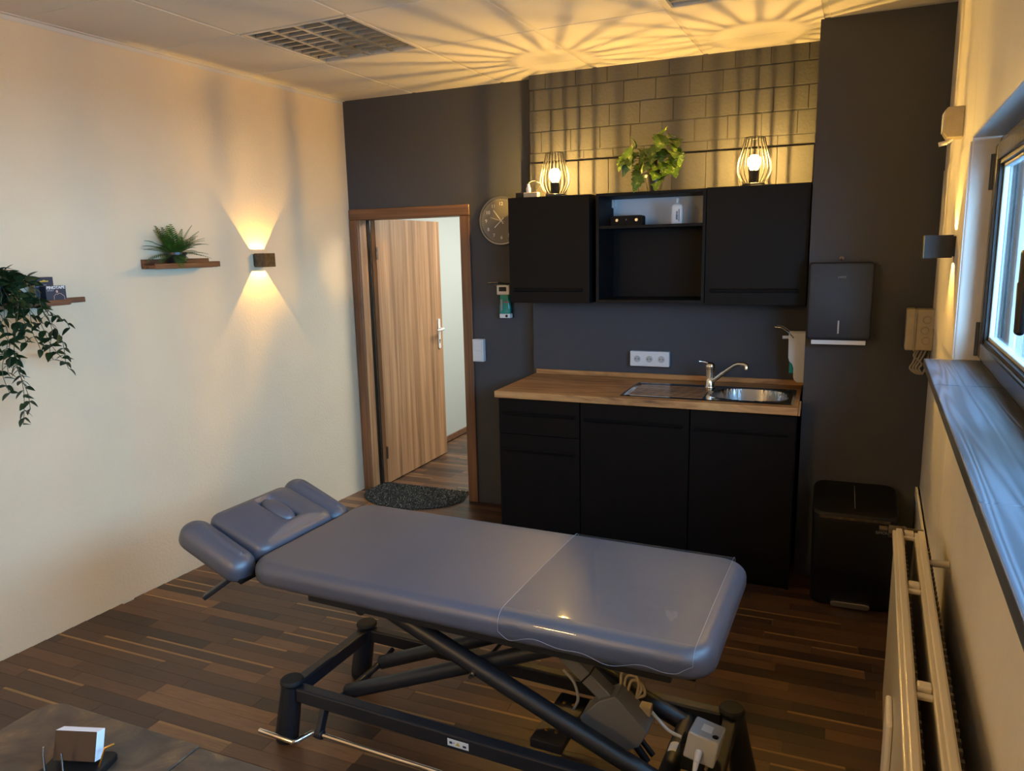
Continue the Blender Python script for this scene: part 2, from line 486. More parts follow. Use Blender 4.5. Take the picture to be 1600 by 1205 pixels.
def vis(s):          # how large a strip shows
    m = Vector(((s[0]+s[1])/2, s[2]+.03, 0)) - camv
    d = m.dot(fw); 
    if d < .3: return 0
    sx = m.dot(r2)/d*F_PX; sy = m.dot(u2)/d*F_PX
    if abs(sx) > 860 or abs(sy) > 660: return 0
    if 1.45 < s[0] and s[1] < 2.95 and s[2] > -.74 and s[2] < -.1: return 0
    return (s[1]-s[0])*1000/m.length**2
strips.sort(key=vis, reverse=True)
for s in strips[:300]:
    v, f = strip_geo(*s[:3])
    me = bpy.data.meshes.new('plank'); me.from_pydata(v, [], f); me.update(); set_uv(me, [s[:3]])
    me.materials.append(M['laminate'])
    o = bpy.data.objects.new('plank', me); COL.objects.link(o); o.parent = fl; o['tone'] = s[3]
mb = MB()
for s in strips[300:]: mb.add(*strip_geo(*s[:3]))
me = bpy.data.meshes.new('plank_field'); me.from_pydata(mb.v, [], mb.f); me.update(); set_uv(me, [s[:3] for s in strips[300:]])
at = me.attributes.new('tone', 'FLOAT', 'FACE')
for p in me.polygons: at.data[p.index].value = strips[300+p.index//6][3]
me.materials.append(M['laminate_field'])
o = bpy.data.objects.new('plank_field', me); COL.objects.link(o); o.parent = fl; o['kind'] = 'stuff'

LEN = -REAR/math.cos(LA)
wl = struct('wall_left', MB().box(-.15, 0, -LEN-.1, .0, -.01, H+.3), 'white_plaster', rot=(0, 0, LA))
# back wall with the door opening (x .045-.905)
DX0, DX1, DZ = .045, .897, 1.985
struct('wall_back', MB().box(-.15, DX0, 0, .13, -.01, H+.3).box(DX1, 1.5, 0, .13, -.01, H+.3).box(DX0, DX1, 0, .13, DZ, H+.3), 'dark_paint')
BY = -.10
nb = struct('wall_niche', MB().box(1.405, 3.02, BY, .13, -.01, 2.005).box(1.408, 3.02, BY+.0045, .13, 2.005, 2.232).box(1.408, 3.02, BY+.035, .13, 2.232, 2.2435).box(1.408, 3.02, BY+.0045, .13, 2.2435, H+.3), 'dark_paint')
zs = [(2.0, 2.2325, 0), (2.2435, 2.292, 1), (2.296, 2.414, 2), (2.418, 2.536, 3), (2.54, 2.654, 4), (2.658, 2.80, 5)]
ofs = [0.06, .02, .11, .05, -.03, .08]
for (z0, z1, k) in zs:
    x = 1.405 - ofs[k] % .18
    while x < 3.02:
        w = .181 + random.uniform(-.008, .008)
        a, b = max(x+.0009, 1.403+random.uniform(-.002, .003)), min(x+w-.0009, 3.02)
        if b-a > .02:
            pr = random.uniform(-.0012, .0022) + (.006 if k == 0 else 0)
            MB().box(a, b, BY-pr, BY+.02, z0+random.uniform(0, .0015), z1-random.uniform(0, .0015)).build('brick', 'brick_paint', nb, bevel=.003, seg=2)
        x += w
struct('wall_column', MB().box(3.014, 3.75, -.496, .13, -.01, H+.3), 'dark_paint')
# right wall with the long window opening
WB0, WB1, WZ0, WZ1 = -1.62, -5.3, 1.30, 2.04
wr = MB()
wr.box(0, .17, WB0, .2, -.01, H+.3).box(0, .17, -6.15, WB1, -.01, H+.3).box(0, .17, WB1, WB0, -.01, WZ0).box(0, .17, WB1, WB0, WZ1, H+.3)
wr = struct('wall_right', wr, 'white_paint_wall', loc=(RO, 0, 0), rot=(0, 0, RA), bevel=.006)
struct('wall_sky_screen', MB().box(.19, 3.2, -1.3, -1.1, -.3, 3.4), 'render_grey', loc=(RO, 0, 0), rot=(0, 0, RA))  # added screen wall, dims what the glass would show of the sky
struct('ground', MB().box(.175, 14, -16, 8, -.4, -.3), 'render_grey', loc=(RO, 0, 0), rot=(0, 0, RA))
struct('wall_rear', MB().box(-.7, 4.2, REAR-.15, REAR, -.01, H+.3), 'white_plaster')
# corridor
struct('wall_corridor', MB().box(-.2, -.06, .13, 3.0, -.01, 2.6).box(-.2, 2.6, 3.0, 3.15, -.01, 2.6).box(2.45, 2.6, .13, 3.0, -.01, 2.6), 'corridor_paint')
struct('ceiling_corridor', MB().box(-.2, 2.6, .13, 3.15, 2.6, 2.7), 'corridor_paint')
struct('baseboard_corridor', MB().box(-.06, -.045, .14, 3.0, 0, .05), 'casing_wood_flat')
# ceiling: board tiles in a hung grid, two of them replaced by louvre lamps
ce = struct('ceiling', MB().box(-.8, 4.1, REAR-.15, .15, H+.12, H+.25), 'ceiling_board')
G = -.0396; XA, YR, TP = .5496, -.2742, .625
def Gw(i, j, z=0): x, y = rot2(G, i*TP, -j*TP); return (XA+x, YR+y, z)
def clip(poly, px, py, nx, ny):
    out = []
    for k in range(len(poly)):
        a, b = poly[k-1], poly[k]
        da = (a[0]-px)*nx+(a[1]-py)*ny; db = (b[0]-px)*nx+(b[1]-py)*ny
        if (da >= 0) != (db >= 0):
            t = da/(da-db); out.append((a[0]+t*(b[0]-a[0]), a[1]+t*(b[1]-a[1])))
        if db >= 0: out.append(b)
    return out
def room_clip(poly):
    for c in ((Lw(0, 0, 0)[0], 0, math.cos(LA), math.sin(LA)), (0, -.001, 0, -1), (RO, 0, -math.cos(RA), -math.sin(RA)), (0, REAR, 0, 1)):
        if poly: poly = clip(poly, *c)
    if poly and all(p[0] > 1.39 for p in poly): poly = clip(poly, 0, BY+.002, 0, -1)
    if poly and all(p[0] > 3.02 for p in poly): poly = clip(poly, 0, -.498, 0, -1)
    return poly
louvers = {(0, 1), (3, 1)}
for i in range(-2, 6):
    for j in range(-1, 10):
        if (i, j) in louvers: continue
        g1, g2 = .012/TP, .0025/TP
        q = room_clip([Gw(i+g1, j+g2)[:2], Gw(i+1-g1, j+g2)[:2], Gw(i+1-g1, j+1-g2)[:2], Gw(i+g1, j+1-g2)[:2]])
        if len(q) < 3: continue
        MB().prism(q, H, H+.015).build('ceiling_tile', 'ceiling_board', ce, bevel=.002, seg=1)
for i in range(-1, 6):
    for j in range(-1, 10):
        g1 = .0118/TP
        q = room_clip([Gw(i-g1, j)[:2], Gw(i+g1, j)[:2], Gw(i+g1, j+1)[:2], Gw(i-g1, j+1)[:2]])
        if len(q) >= 3: MB().prism(q, H+.003, H+.012).build('ceiling_bar', 'ceiling_metal', ce)
for j in range(0, 10):
    q = room_clip([Gw(-2, j-.003)[:2], Gw(6, j-.003)[:2], Gw(6, j+.003)[:2], Gw(-2, j+.003)[:2]])
    if len(q) >= 3: MB().prism(q, H+.010, H+.016).build('ceiling_rail', 'black_carcass', ce)
struct('trim_1', MB().box(0, .022, -LEN, -.003, H-.004, H+.004).box(0, .003, -LEN, -.003, H-.022, H+.004), 'white_trim', rot=(0, 0, LA))
struct('trim_2', MB().box(-.012, 0, -1.75, -.51, .02, .545).box(-.02, 0, -1.75, -.51, .5, .545), 'white_trim', loc=(RO, 0, 0), rot=(0, 0, RA), bevel=.003)

struct('trim_3', MB().box(-.004, 0, -1.615, -.50, 1.33, 2.03), 'white_paint_wall', loc=(RO, 0, 0), rot=(0, 0, RA), bevel=.002)

def louver(i, j, label):
    x, y, z = Gw(i, j+1, H)
    t = thing('louver_light', label, 'ceiling light', (x, y, z), G, 'louver lights in the hung ceiling')
    S = TP
    MB().box(.004, .022, .004, S-.004, -.004, .06).box(S-.022, S-.004, .004, S-.004, -.004, .06).box(.022, S-.022, .004, .022, -.004, .06).box(.022, S-.022, S-.022, S-.004, -.004, .06).build('frame', 'ceiling_metal', t, bevel=.002)
    MB().box(.022, S-.022, .022, S-.022, .085, .095).build('back_tray', 'tray_white', t)
    n = 4; w = (S-.044)/n
    for k in range(n+1):
        xc = .022 + k*w
        MB().prism([(xc-.010, 0.0), (xc+.010, 0.0), (xc+.0015, .055), (xc-.0015, .055)], .022, S-.022, 'y').build('blade', 'aluminium', t)
    for k in range(1, 9):
        yc = .022 + k*(S-.044)/9
        m_ = MB()
        for q in range(n):
            a = .022+q*w+.009; m_.prism([(yc-.006, 0), (yc+.006, 0), (yc+.001, .045), (yc-.001, .045)], a, a+w-.018, 'x')
        m_.build('cross_blade', 'aluminium', t)
    for q in range(n):
        xc = .022+(q+.5)*w
        MB().cyl((xc, .03, .066), (xc, S-.03, .066), .008, n=10).build('tube_lamp', 'white_plastic', t)
louver(0, 1, 'square aluminium louver light in the ceiling nearer the white left wall')
louver(3, 1, 'square aluminium louver light cut by the top edge, above the right lamp')

# ------------------------------------------------------------------ door
dr = troot('door_1')
MB().box(.005, .075, -.018, 0.0, 0, 1.95).box(.866, .938, -.018, 0.0, 0, 1.95).build('casing_side', 'casing_wood', dr, bevel=.006, seg=3)
MB().box(.005, .938, -.018, 0.0, 1.95, 2.022).build('casing_head', 'casing_wood_flat', dr, bevel=.006, seg=3)
MB().box(.045, .078, -.002, .13, 0, 1.985).build('lining', 'door_wood', dr, bevel=.002)
MB().box(.864, .897, -.002, .13, 0, 1.985).build('lining', 'casing_wood', dr, bevel=.002)
MB().box(.078, .864, -.002, .13, 1.95, 1.985).build('lining', 'casing_wood_flat', dr, bevel=.002)
MB().box(.078, .088, .085, .098, 0, 1.95).box(.082, .092, .098, .1, 0, 1.95).build('gasket', 'gasket', dr)
lf = MB().box(-.04, 0, 0, .93, .008, 1.965).build('door_leaf', 'door_wood', dr, loc=(.118, .135, 0), rot=(0, 0, -.012), bevel=.002)
hp = MB().prism(rrect(.019, .125, .015, 5, .862, 1.05), 0.0005, .009, 'x').build('handle_plate', 'white_plastic', lf, bevel=.002)
MB().tube([(.009, .862, 1.09), (.05, .862, 1.09), (.056, .85, 1.09), (.056, .74, 1.088)], [.010, .010, .010, .008], 12).build('door_handle', 'white_plastic', lf, smooth=50)
MB().cyl((.0085, .862, .995), (.0105, .862, .995), .009).box(.0085, .0105, .857, .867, .97, .995).build('lock_cylinder', 'black_metal', lf)
for z in (.25, 1.72):
    MB().cyl((.006, -.004, z-.045), (.006, -.004, z+.045), .008).build('hinge', 'bronze', lf)

# ------------------------------------------------------------------ window
wn = troot('window_1', (RO, 0, 0), RA)
fb = MB(); OB = .075
def bars(m, b0, b1, z0, z1, w, o0, o1):
    m.box(o0, o1, b0, b0+w, z0, z1).box(o0, o1, b1-w, b1, z0, z1).box(o0, o1, b0+w, b1-w, z0, z0+w).box(o0, o1, b0+w, b1-w, z1-w, z1)
bars(fb, WB1, WB0, WZ0+.02, WZ1-.005, .045, OB, OB+.07)
for b in (-2.83, -4.06): fb.box(OB, OB+.07, b-.035, b+.035, WZ0+.065, WZ1-.05)
fb.build('window_frame', 'window_frame', wn, bevel=.006)
for b0, b1 in ((-2.79, -1.64), (-4.02, -2.87), (-5.28, -4.10)):
    m_ = MB(); bars(m_, b0+.02, b1-.02, WZ0+.045, WZ1-.03, .052, OB-.014, OB+.05)
    sa = m_.build('sash', 'window_frame', wn, bevel=.006)
    m_ = MB(); bars(m_, b0+.072, b1-.072, WZ0+.097, WZ1-.082, .010, OB-.004, OB+.012)
    m_.build('gasket', 'gasket', sa)
    m_ = MB(); bars(m_, b0+.082, b1-.082, WZ0+.107, WZ1-.092, .012, OB+.006, OB+.02)
    m_.build('glazing_bead', 'light_grey_plastic', sa, bevel=.003)
    MB().box(OB+.018, OB+.022, b0+.072, b1-.072, WZ0+.097, WZ1-.082).build('pane', 'window_glass', sa)
for z in (1.93, 1.40):
    MB().cyl((OB-.012, -1.632, z-.055), (OB-.012, -1.632, z+.055), .009).build('window_hinge', 'black_metal', wn)
h_ = MB().prism(rrect(.014, .035, .01, 4, -2.75, 1.64), OB-.026, OB-.014, 'x').build('window_handle', 'black_plastic', wn, bevel=.003)
MB().tube([(OB-.02, -2.75, 1.645), (OB-.062, -2.75, 1.645), (OB-.066, -2.75, 1.635), (OB-.066, -2.752, 1.54)], [.010, .010, .011, .009], 12).build('lever', 'black_plastic', h_, smooth=50)
MB().box(OB-.066-.008, OB-.066+.008, -2.765, -2.735, 1.535, 1.70).build('grip', 'black_plastic', h_, bevel=.006)
MB().box(.171, .22, WB1-.1, WB0+.1, WZ0-.03, WZ0-.005).build('outer_sill', 'steel_brushed', wn)
sl = thing('window_sill', 'dark stained wooden window sill of long boards under the right window', 'window sill', Rw(0, 0, 0), RA)
for b0, b1 in ((-2.145, -1.62), (-3.2, -2.149), (-4.3, -3.204), (-5.3, -4.304)):
    MB().box(-.088, .077, b0, b1, 1.30, 1.328).build('board', 'sill_wood', sl, bevel=.003)

# ------------------------------------------------------------------ kitchenette
FY = -.72
def handle_strip(x0, x1, z, y, parent):
    MB().prism([(y+.001, z-.012), (y-.010, z-.008), (y-.012, z+.004), (y-.006, z+.010), (y+.001, z+.003)], x0, x1, 'x').build('handle_strip', 'black_front', parent)
def base_unit(label, x0, x1, doors, sink=False):
    t = thing('base_cabinet', label, 'cabinet', ((x0+x1)/2, FY, 0), 0, 'black base cabinets under the worktop')
    hx = (x1-x0)/2; D = FY
    m_ = MB()
    bk = -.105-FY
    m_.box(-hx+.001, -hx+.017, .021, bk, .0, .905).box(hx-.017, hx-.001, .021, bk, .0, .905).box(-hx+.017, hx-.017, bk-.01, bk, .1, .905).box(-hx+.017, hx-.017, .021, bk-.01, .1, .116)
    m_.build('body', 'black_carcass', t)
    MB().box(-hx+.017, hx-.017, .03, .045, 0, .1).build('plinth', 'black_front', t)
    for (z0, z1, hz, nm) in doors:
        d = MB().box(-hx+.0015, hx-.0015, 0, .019, z0, z1).build(nm, 'black_front', t, bevel=.0015)
        handle_strip(-hx+.025, hx-.035, hz, 0, d)
    return t
base_unit('black base cabinet with drawers at the left end of the worktop', 1.427, 1.904, [(.705, .905, .822, 'drawer'), (.03, .702, .612, 'drawer')])
base_unit('wide black base cabinet in the middle under the draining board', 1.907, 2.489, [(.03, .905, .815, 'cabinet_door')])
base_unit('black base cabinet at the right end under the sink bowl', 2.492, 2.995, [(.03, .905, .808, 'cabinet_door')])
# worktop with a cut-out for the bowl
WT = thing('worktop', 'oak look kitchen worktop with upstand running over the black base cabinets', 'worktop', (2.2, -.43, .912))
def holed(x0, x1, y0, y1, z0, z1, hx0, hx1, hy0, hy1):
    m_ = MB(); O = [(x0, y0), (x1, y0), (x1, y1), (x0, y1)]; I = [(hx0, hy0), (hx1, hy0), (hx1, hy1), (hx0, hy1)]
    v = [(a, b, z0) for a, b in O+I] + [(a, b, z1) for a, b in O+I]
    f = []
    for k in range(4):
        l = (k+1) % 4
        f += [(k, 4+k, 4+l, l), (8+k, 8+l, 12+l, 12+k), (k, l, 8+l, 8+k), (4+k, 12+k, 12+l, 4+l)]
    return m_.add(v, f)
holed(1.415-2.2, 3.002-2.2, -.748+.43, -.105+.43, 0, .038, 2.545-2.2, 2.95-2.2, -.67+.43, -.32+.43).build('top_board', 'oak_top', WT, bevel=.003)
MB().box(1.428-2.2, 3.01-2.2, -.125+.43, -.105+.43, .0382, .067).build('upstand', 'oak_top', WT, bevel=.003)
MB().box(.803, .812, -.30, -.12, -.004, .034).build('end_strip', 'oak_top', WT)
SK_ = thing('sink', 'stainless steel inset sink with ridged draining board', 'sink', (2.548, -.485, .9505))
def sink_z(x, y):
    hx, hy = .432, .205
    # bowl at right
    bx, by, rx, ry = .207, -.01, .185, .155
    d = (abs((x-bx)/rx)**2.6 + abs((y-by)/ry)**2.6)
    z = .001
    e = max(abs(x)/hx, abs(y)/hy)
    if e > .93: z += .003*min(1, (e-.93)/.04)*(1 if e < .985 else .2)
    if d < 1: z = -.14*min(1, (1-d)/.35)**.6
    elif d < 1.18: z += .004*(1-(d-1)/.18)
    elif -.40 < x < .0-.01 and abs(y) < .165:
        z += -.0015 + .0013*math.cos(y*2*PI/.041) * min(1, (x+.40)/.02, (-.01-x)/.02)
    return z
MB().grid(lambda u, v: (-.432+.864*u, -.205+.41*v, sink_z(-.432+.864*u, -.205+.41*v)), 170, 90).build('basin', 'steel', SK_, smooth=60)
bz = [o for o in SK_.children][0]; bz.data.materials.append(M['steel_brushed'])
for p in bz.data.polygons: p.material_index = 1 if p.center.z < -.012 else 0
MB().lathe([(.0, 0), (.034, 0), (.036, .004), (.03, .005), (.01, .002)], 20, (.207, -.01, -.138), close=False).build('drain', 'chrome', SK_, smooth=40)
MB().lathe([(.0, .006), (.012, .006), (.014, .003), (.014, 0)], 14, (.39, .165, .002), close=False).build('overflow_knob', 'black_plastic', SK_, smooth=40)
FA = thing('faucet', 'chrome mixer tap with a long swivel spout behind the sink bowl', 'tap', (2.533, -.33, .952))
MB().lathe([(0, 0), (.028, 0), (.029, .006), (.024, .012), (.022, .06), (.024, .095), (.025, .105), (.0, .105)], 24, close=False).build('tap_body', 'chrome', FA, smooth=50)
MB().lathe([(.025, .107), (.027, .118), (.025, .132), (.015, .14), (.0, .142)], 24, close=False).tube([(0, 0, .13), (-.03, -.006, .142), (-.06, -.012, .146)], [.010, .007, .008], 10).build('lever_handle', 'chrome', FA, smooth=50)
MB().tube([(.0, 0, .035), (.03, -.015, .05), (.09, -.04, .105), (.135, -.06, .14), (.155, -.068, .148), (.19, -.083, .147), (.197, -.086, .142), (.198, -.087, .122)], [.012, .012, .011, .011, .011, .011, .012, .012], 12).build('spout', 'chrome', FA, smooth=60)

def wall_unit(label, x0, x1, z0, z1, door=True):
    t = thing('wall_cabinet', label, 'cabinet', ((x0+x1)/2, -.43, z0), 0, 'black wall cabinets')
    hx = (x1-x0)/2; h = z1-z0; bk = -.105+.43
    MB().box(-hx+.001, -hx+.017, .02, bk, 0, h).box(hx-.017, hx-.001, .02, bk, 0, h).box(-hx+.017, hx-.017, .02, bk, 0, .016).box(-hx+.017, hx-.017, .02, bk, h-.016, h).box(-hx+.017, hx-.017, bk-.008, bk, .016, h-.016).build('body', 'black_carcass', t)
    d = MB().box(-hx+.001, hx-.001, 0, .019, .001, h-.001).build('cabinet_door', 'black_front', t, bevel=.0018)
    handle_strip(-hx+.03, hx-.04, .077, 0, d)
wall_unit('black wall cabinet at the left, beside the clock', 1.388, 1.874, 1.417, 2.016)
wall_unit('black wall cabinet at the right, beside the towel dispenser column', 2.505, 3.008, 1.413, 2.018)
OS = thing('open_wall_shelf', 'black open wall cabinet between the two closed ones, with one shelf', 'cabinet', (2.205, -.43, 1.42), 0)
hx = .297; bk = -.105+.43; hh = .595
MB().box(-hx, -hx+.017, .01, bk, 0, hh).box(hx-.017, hx, .01, bk, 0, hh).box(-hx+.017, hx-.017, .01, bk, 0, .017).box(-hx+.017, hx-.017, .01, bk, hh-.017, hh).build('body', 'black_carcass', OS, bevel=.0012)
MB().box(-hx+.017, hx-.017, .02, bk-.01, .405, .421).build('shelf_board', 'black_carcass', OS, bevel=.001)
MB().box(-hx+.017, hx-.017, bk-.008, bk-.002, .017, .405).build('back_panel', 'black_carcass', OS)
MB().box(-hx+.017, hx-.017, bk-.006, bk-.001, .421, hh-.017).build('back_panel', 'panel_grey', OS)
MB().box(-hx+.0175, -hx+.028, bk-.05, bk-.007, .53, .575).box(-hx+.0175, -hx+.04, bk-.012, bk-.007, .53, .575).build('hanging_bracket', 'white_plastic', OS, bevel=.002)

RD = thing('radio', 'small black speaker box with two knobs on the shelf board', 'speaker', (2.058, -.335, 1.8412))
MB().rings([[(x*k, y, z) for x, z in rrect(.09*k if False else .09, .0275, .01, 5, 0, .0275)] for k, y in ((1, 0), (1, .075))]).build('case', 'black_front', RD, bevel=.002)
for x in (-.052, .058):
    MB().lathe([(0, .008), (.008, .008), (.009, 0)], 14, (x, 0, .03), 'y', close=False).build('knob', 'steel_brushed', RD, smooth=40)
text('logo', 'JS', .011, 'print_grey', RD, face_y(0, -.0008, .033))
SB = thing('soap_bottle', 'white plastic lotion bottle with blue vertical print on the shelf board', 'bottle', (2.335, -.325, 1.8412))
bo = MB().rings([[(x, y, z) for x, y in rrect(a, b, min(a, b)*.8, 6)] for a, b, z in ((.028, .016, 0), (.032, .02, .004), (.032, .02, .09), (.029, .018, .101), (.018, .014, .107), (.011, .011, .109))]).build('bottle_body', 'white_plastic', SB, smooth=50)
MB().lathe([(.010, .109), (.0105, .133), (.009, .135), (0, .135)], 16, close=False).build('cap', 'white_plastic', SB, smooth=40)
text('print', 'aldebran', .013, 'print_dark', SB, Matrix.Translation((0.002, -.0205, .045)) @ Matrix.Rotation(PI/2, 4, 'X') @ Matrix.Rotation(PI/2, 4, 'Z'), bold=.0006)
MB().box(.010, .018, -.0206, -.0202, .014, .078).build('print', 'print_grey', SB)

# ------------------------------------------------------------------ wire lamps
def cage_lamp(label, x, y, z):
    t = thing('cage_lamp', label, 'lamp', (x, y, z), 0, 'wire cage lamps on the wall cabinets')
    MB().lathe([(0, 0), (.055, 0), (.056, .004), (.056, .009), (.052, .012), (0, .012)], 28, close=False).build('base', 'black_metal', t, smooth=40)
    prof = [(.050, .013), (.067, .035), (.079, .060), (.084, .085), (.081, .115), (.072, .150), (.061, .185), (.051, .222), (.048, .236)]
    for k in range(20):
        a = 2*PI*(k+.3)/20
        MB().tube([(r*math.cos(a), r*math.sin(a), zz) for r, zz in prof], .0022, 6).build('cage_wire', 'black_metal', t, smooth=60)
    MB().tube([(.048*math.cos(2*PI*k/28), .048*math.sin(2*PI*k/28), .236) for k in range(28)], .0022, 6, closed=True).build('top_ring', 'black_metal', t, smooth=60)
    MB().lathe([(0, .012), (.025, .012), (.025, .070), (.022, .075), (0, .075)], 20, close=False).build('socket', 'black_plastic', t, smooth=40)
    b = MB().lathe([(.016, .0755), (.022, .084), (.031, .099), (.035, .117), (.032, .136), (.020, .150), (0, .155)], 22, close=False).build('bulb', 'bulb_glow', t, smooth=80)
    MB().lathe([(0, .098), (.0034, .099), (.0036, .112), (.0034, .128), (0, .129)], 10, close=False).build('filament', 'filament', b, smooth=80)
    return t
cage_lamp('black wire cage table lamp glowing on the left wall cabinet', 1.653, -.365, 2.0165)
cage_lamp('black wire cage table lamp glowing on the right wall cabinet', 2.728, -.365, 2.0185)
# plug block and cable beside the left lamp
PB = thing('socket_block', 'small plug block with white plugs on the left cabinet top, beside the left lamp', 'plug socket', (1.515, -.37, 2.0162))
MB().box(-.095, -.055, -.02, .02, 0, .03).build('dark_plug', 'black_plastic', PB, bevel=.004)
MB().box(-.045, .04, -.02, .02, 0, .028).build('block', 'beige_plastic', PB, bevel=.003)
MB().lathe([(.012, .028), (.014, .05), (.008, .062), (.007, .075), (0, .077)], 14, (-.022, 0, 0), close=False).build('white_plug', 'white_plastic', PB, smooth=50)
cb = MB().tube(cr([(1.493, -.37, 2.099), (1.52, -.34, 2.11), (1.555, -.31, 2.085), (1.58, -.295, 2.03), (1.585, -.29, 2.0195)]), .0025, 6).tube(cr([(1.54, -.37, 2.052), (1.55, -.30, 2.085), (1.58, -.26, 2.03), (1.62, -.25, 2.0195), (1.75, -.25, 2.0195), (1.86, -.28, 2.0195)]), .0025, 6).build('lamp_cable', 'black_plastic', smooth=60)
tag(cb, 'thin dark cable curling over the left wall cabinet behind the lamp', 'cable')

# ------------------------------------------------------------------ leaves and plants
def leaf_mesh(name, L, W, m, lobes=0, bend=.25, fold=.25, nu=7):
    mb = MB()
    pts = []
    for i in range(nu+1):
        t = i/nu
        w = W*math.sin(PI*min(1, t**.75))**.8*.5 if 0 < t < 1 else 0.0008
        if lobes and 0 < i < nu and i % 2 == 0: w *= .62
        zc = -bend*L*t*t
        pts.append([(-w, t*L - (w*.25), zc + fold*w), (0, t*L, zc), (w, t*L-(w*.25), zc + fold*w)])
    for r in pts: mb.v += r
    for i in range(nu):
        for k in range(2): a = i*3+k; mb.f.append((a, a+1, a+4, a+3))
    me = bpy.data.meshes.new(name); me.from_pydata(mb.v, [], mb.f); me.update(); me.shade_smooth(); me.materials.append(M[m])
    return me
def orient(p, d, roll=0):
    d = Vector(d).normalized()
    q = d.to_track_quat('Y', 'Z')
    return Matrix.Translation(p) @ q.to_matrix().to_4x4() @ Matrix.Rotation(roll, 4, 'Y')
def put_leaf(me, parent, p, d, roll=0, s=1):
    o = bpy.data.objects.new('leaf', me); COL.objects.link(o); o.parent = parent
    o.matrix_local = orient(p, d, roll) @ Matrix.Scale(s, 4)
    return o
def pot_prof(r0, r1, h): return [(0, 0), (r0, 0), (r1, h-.012), (r1+.004, h-.012), (r1+.004, h), (r1-.001, h), (r1-.004, h-.012), (0, h-.014)]

# variegated plant between the lamps
VP = thing('variegated_plant', 'potted plant with lobed yellow green leaves between the two lamps', 'plant', (2.215, -.35, 2.0152))
MB().lathe(pot_prof(.036, .052, .085), 24, close=False).build('pot', 'pot_black', VP, smooth=40)
MB().lathe([(0, .07), (.046, .07)], 16, close=False).build('soil', 'soil', VP)
vl = [leaf_mesh('leaf', .105, .10, 'leaf_variegated', 1, .35, .2, 10), leaf_mesh('leaf', .09, .07, 'leaf_variegated', 1, .5, .35, 10), leaf_mesh('leaf', .115, .095, 'leaf_variegated', 1, .3, .25, 10)]
rnd = random.Random(11)
spots = [(-.155, .205), (-.13, .165), (-.12, .235), (-.085, .155), (-.09, .205), (-.08, .115), (-.05, .225), (-.045, .17), (-.03, .115), (-.01, .2), (0.0, .14), (.015, .235), (.02, .095), (.03, .18), (.05, .27), (.055, .215), (.06, .14), (.075, .29), (.08, .175), (.095, .235), (.10, .195), (.07, .11), (.115, .215), (-.06, .085), (.04, .3), (-.14, .185), (.09, .27)]
st = MB()
for k, (x, z) in enumerate(spots + [(a*.85+.012, b*.92+.008) for a, b in spots[::2]]):
    y = rnd.uniform(-.07, .07)
    p = (x, y, z)
    st.tube([(x*.12, y*.2, .07), (x*.45, y*.6, .07+(z-.05)*.8), p], .0022, 5)
    ang = Vector((x*2.2+rnd.uniform(-.3, .3), -.7+rnd.uniform(-.4, .4)+y*3, rnd.uniform(-1.1, .25)))
    put_leaf(vl[k % 3], VP, p, ang, rnd.uniform(-.6, .6), rnd.uniform(.75, 1.12))
put_leaf(vl[1], VP, (-.105, 0, .235), (-.1, 0, 1), 0, .9)
st.build('stems', 'stem_green', VP, smooth=60)

# left wall: frame is (out, along)
def wall_shelf(label, b, z, ledge=False):
    t = thing('wall_shelf', label, 'shelf', Lw(0, b, z), LA, 'rustic shelves on the left wall')
    return t
S2 = wall_shelf('small rustic wooden wall shelf holding the fern', -1.45, 1.667)
MB().box(.0005, .018, -.238, .178, 0, .048).build('back_board', 'shelf_wood', S2, bevel=.002)
MB().box(.0185, .118, -.238, .145, 0, .018).box(.0005, .018, .1785, .255, 0, .03).build('shelf_board', 'shelf_wood', S2, bevel=.002)
MB().box(.1185, .132, -.255, .10, -.001, .026).build('front_board', 'shelf_wood', S2, bevel=.002)
S1 = wall_shelf('rustic wooden wall shelf at the left edge carrying the trailing plant', -2.25, 1.526)
MB().box(.0005, .018, -.30, .235, 0, .024).build('back_board', 'shelf_wood', S1, bevel=.002)
MB().box(.0185, .118, -.30, .10, 0, .018).build('shelf_board', 'shelf_wood', S1, bevel=.002)
MB().box(.1185, .132, -.30, .085, -.001, .024).build('front_board', 'shelf_wood', S1, bevel=.002)

# fern
FE = thing('potted_fern', 'small green fern in a black pot on the wall shelf', 'plant', Lw(.068, -1.53, 1.6855), LA)
MB().lathe(pot_prof(.040, .052, .062), 24, close=False).build('pot', 'pot_black', FE, smooth=40)
MB().lathe([(0, .05), (.047, .05)], 16, close=False).build('soil', 'soil', FE)
rnd = random.Random(5)
def frond(az, el, L, droop):
    mb = MB(); n = 15; c = []
    d = Vector((math.cos(az)*math.cos(el), math.sin(az)*math.cos(el), math.sin(el)))
    p = Vector((math.cos(az)*.008, math.sin(az)*.008, .05))
    for i in range(n+1):
        c.append(p.copy()); d = (d + Vector((0, 0, -droop/n))).normalized(); p = p + d*(L/n)
        if p.x < -.058: p.x = -.058
    mb.tube(c, [.0014*(1-.6*i/n) for i in range(n+1)], 4)
    for i in range(2, n):
        t = (c[i+1]-c[i-1]).normalized(); s = t.cross(Vector((0, 0, 1))).normalized(); u = s.cross(t)
        w = .030*math.sin(PI*(i/n)**.75)*.9+.005
        for sg in (-1, 1):
            a = c[i]; tip = a + s*sg*w + t*w*.55 - u*w*.15
            if tip.x < -.062: tip.x = -.062
            mb.add([a - t*.0016, a + t*.0016, a*.5+tip*.5 + t*.0034, tip, a*.5+tip*.5 - t*.0034], [(0, 1, 2, 3, 4)])
    return mb
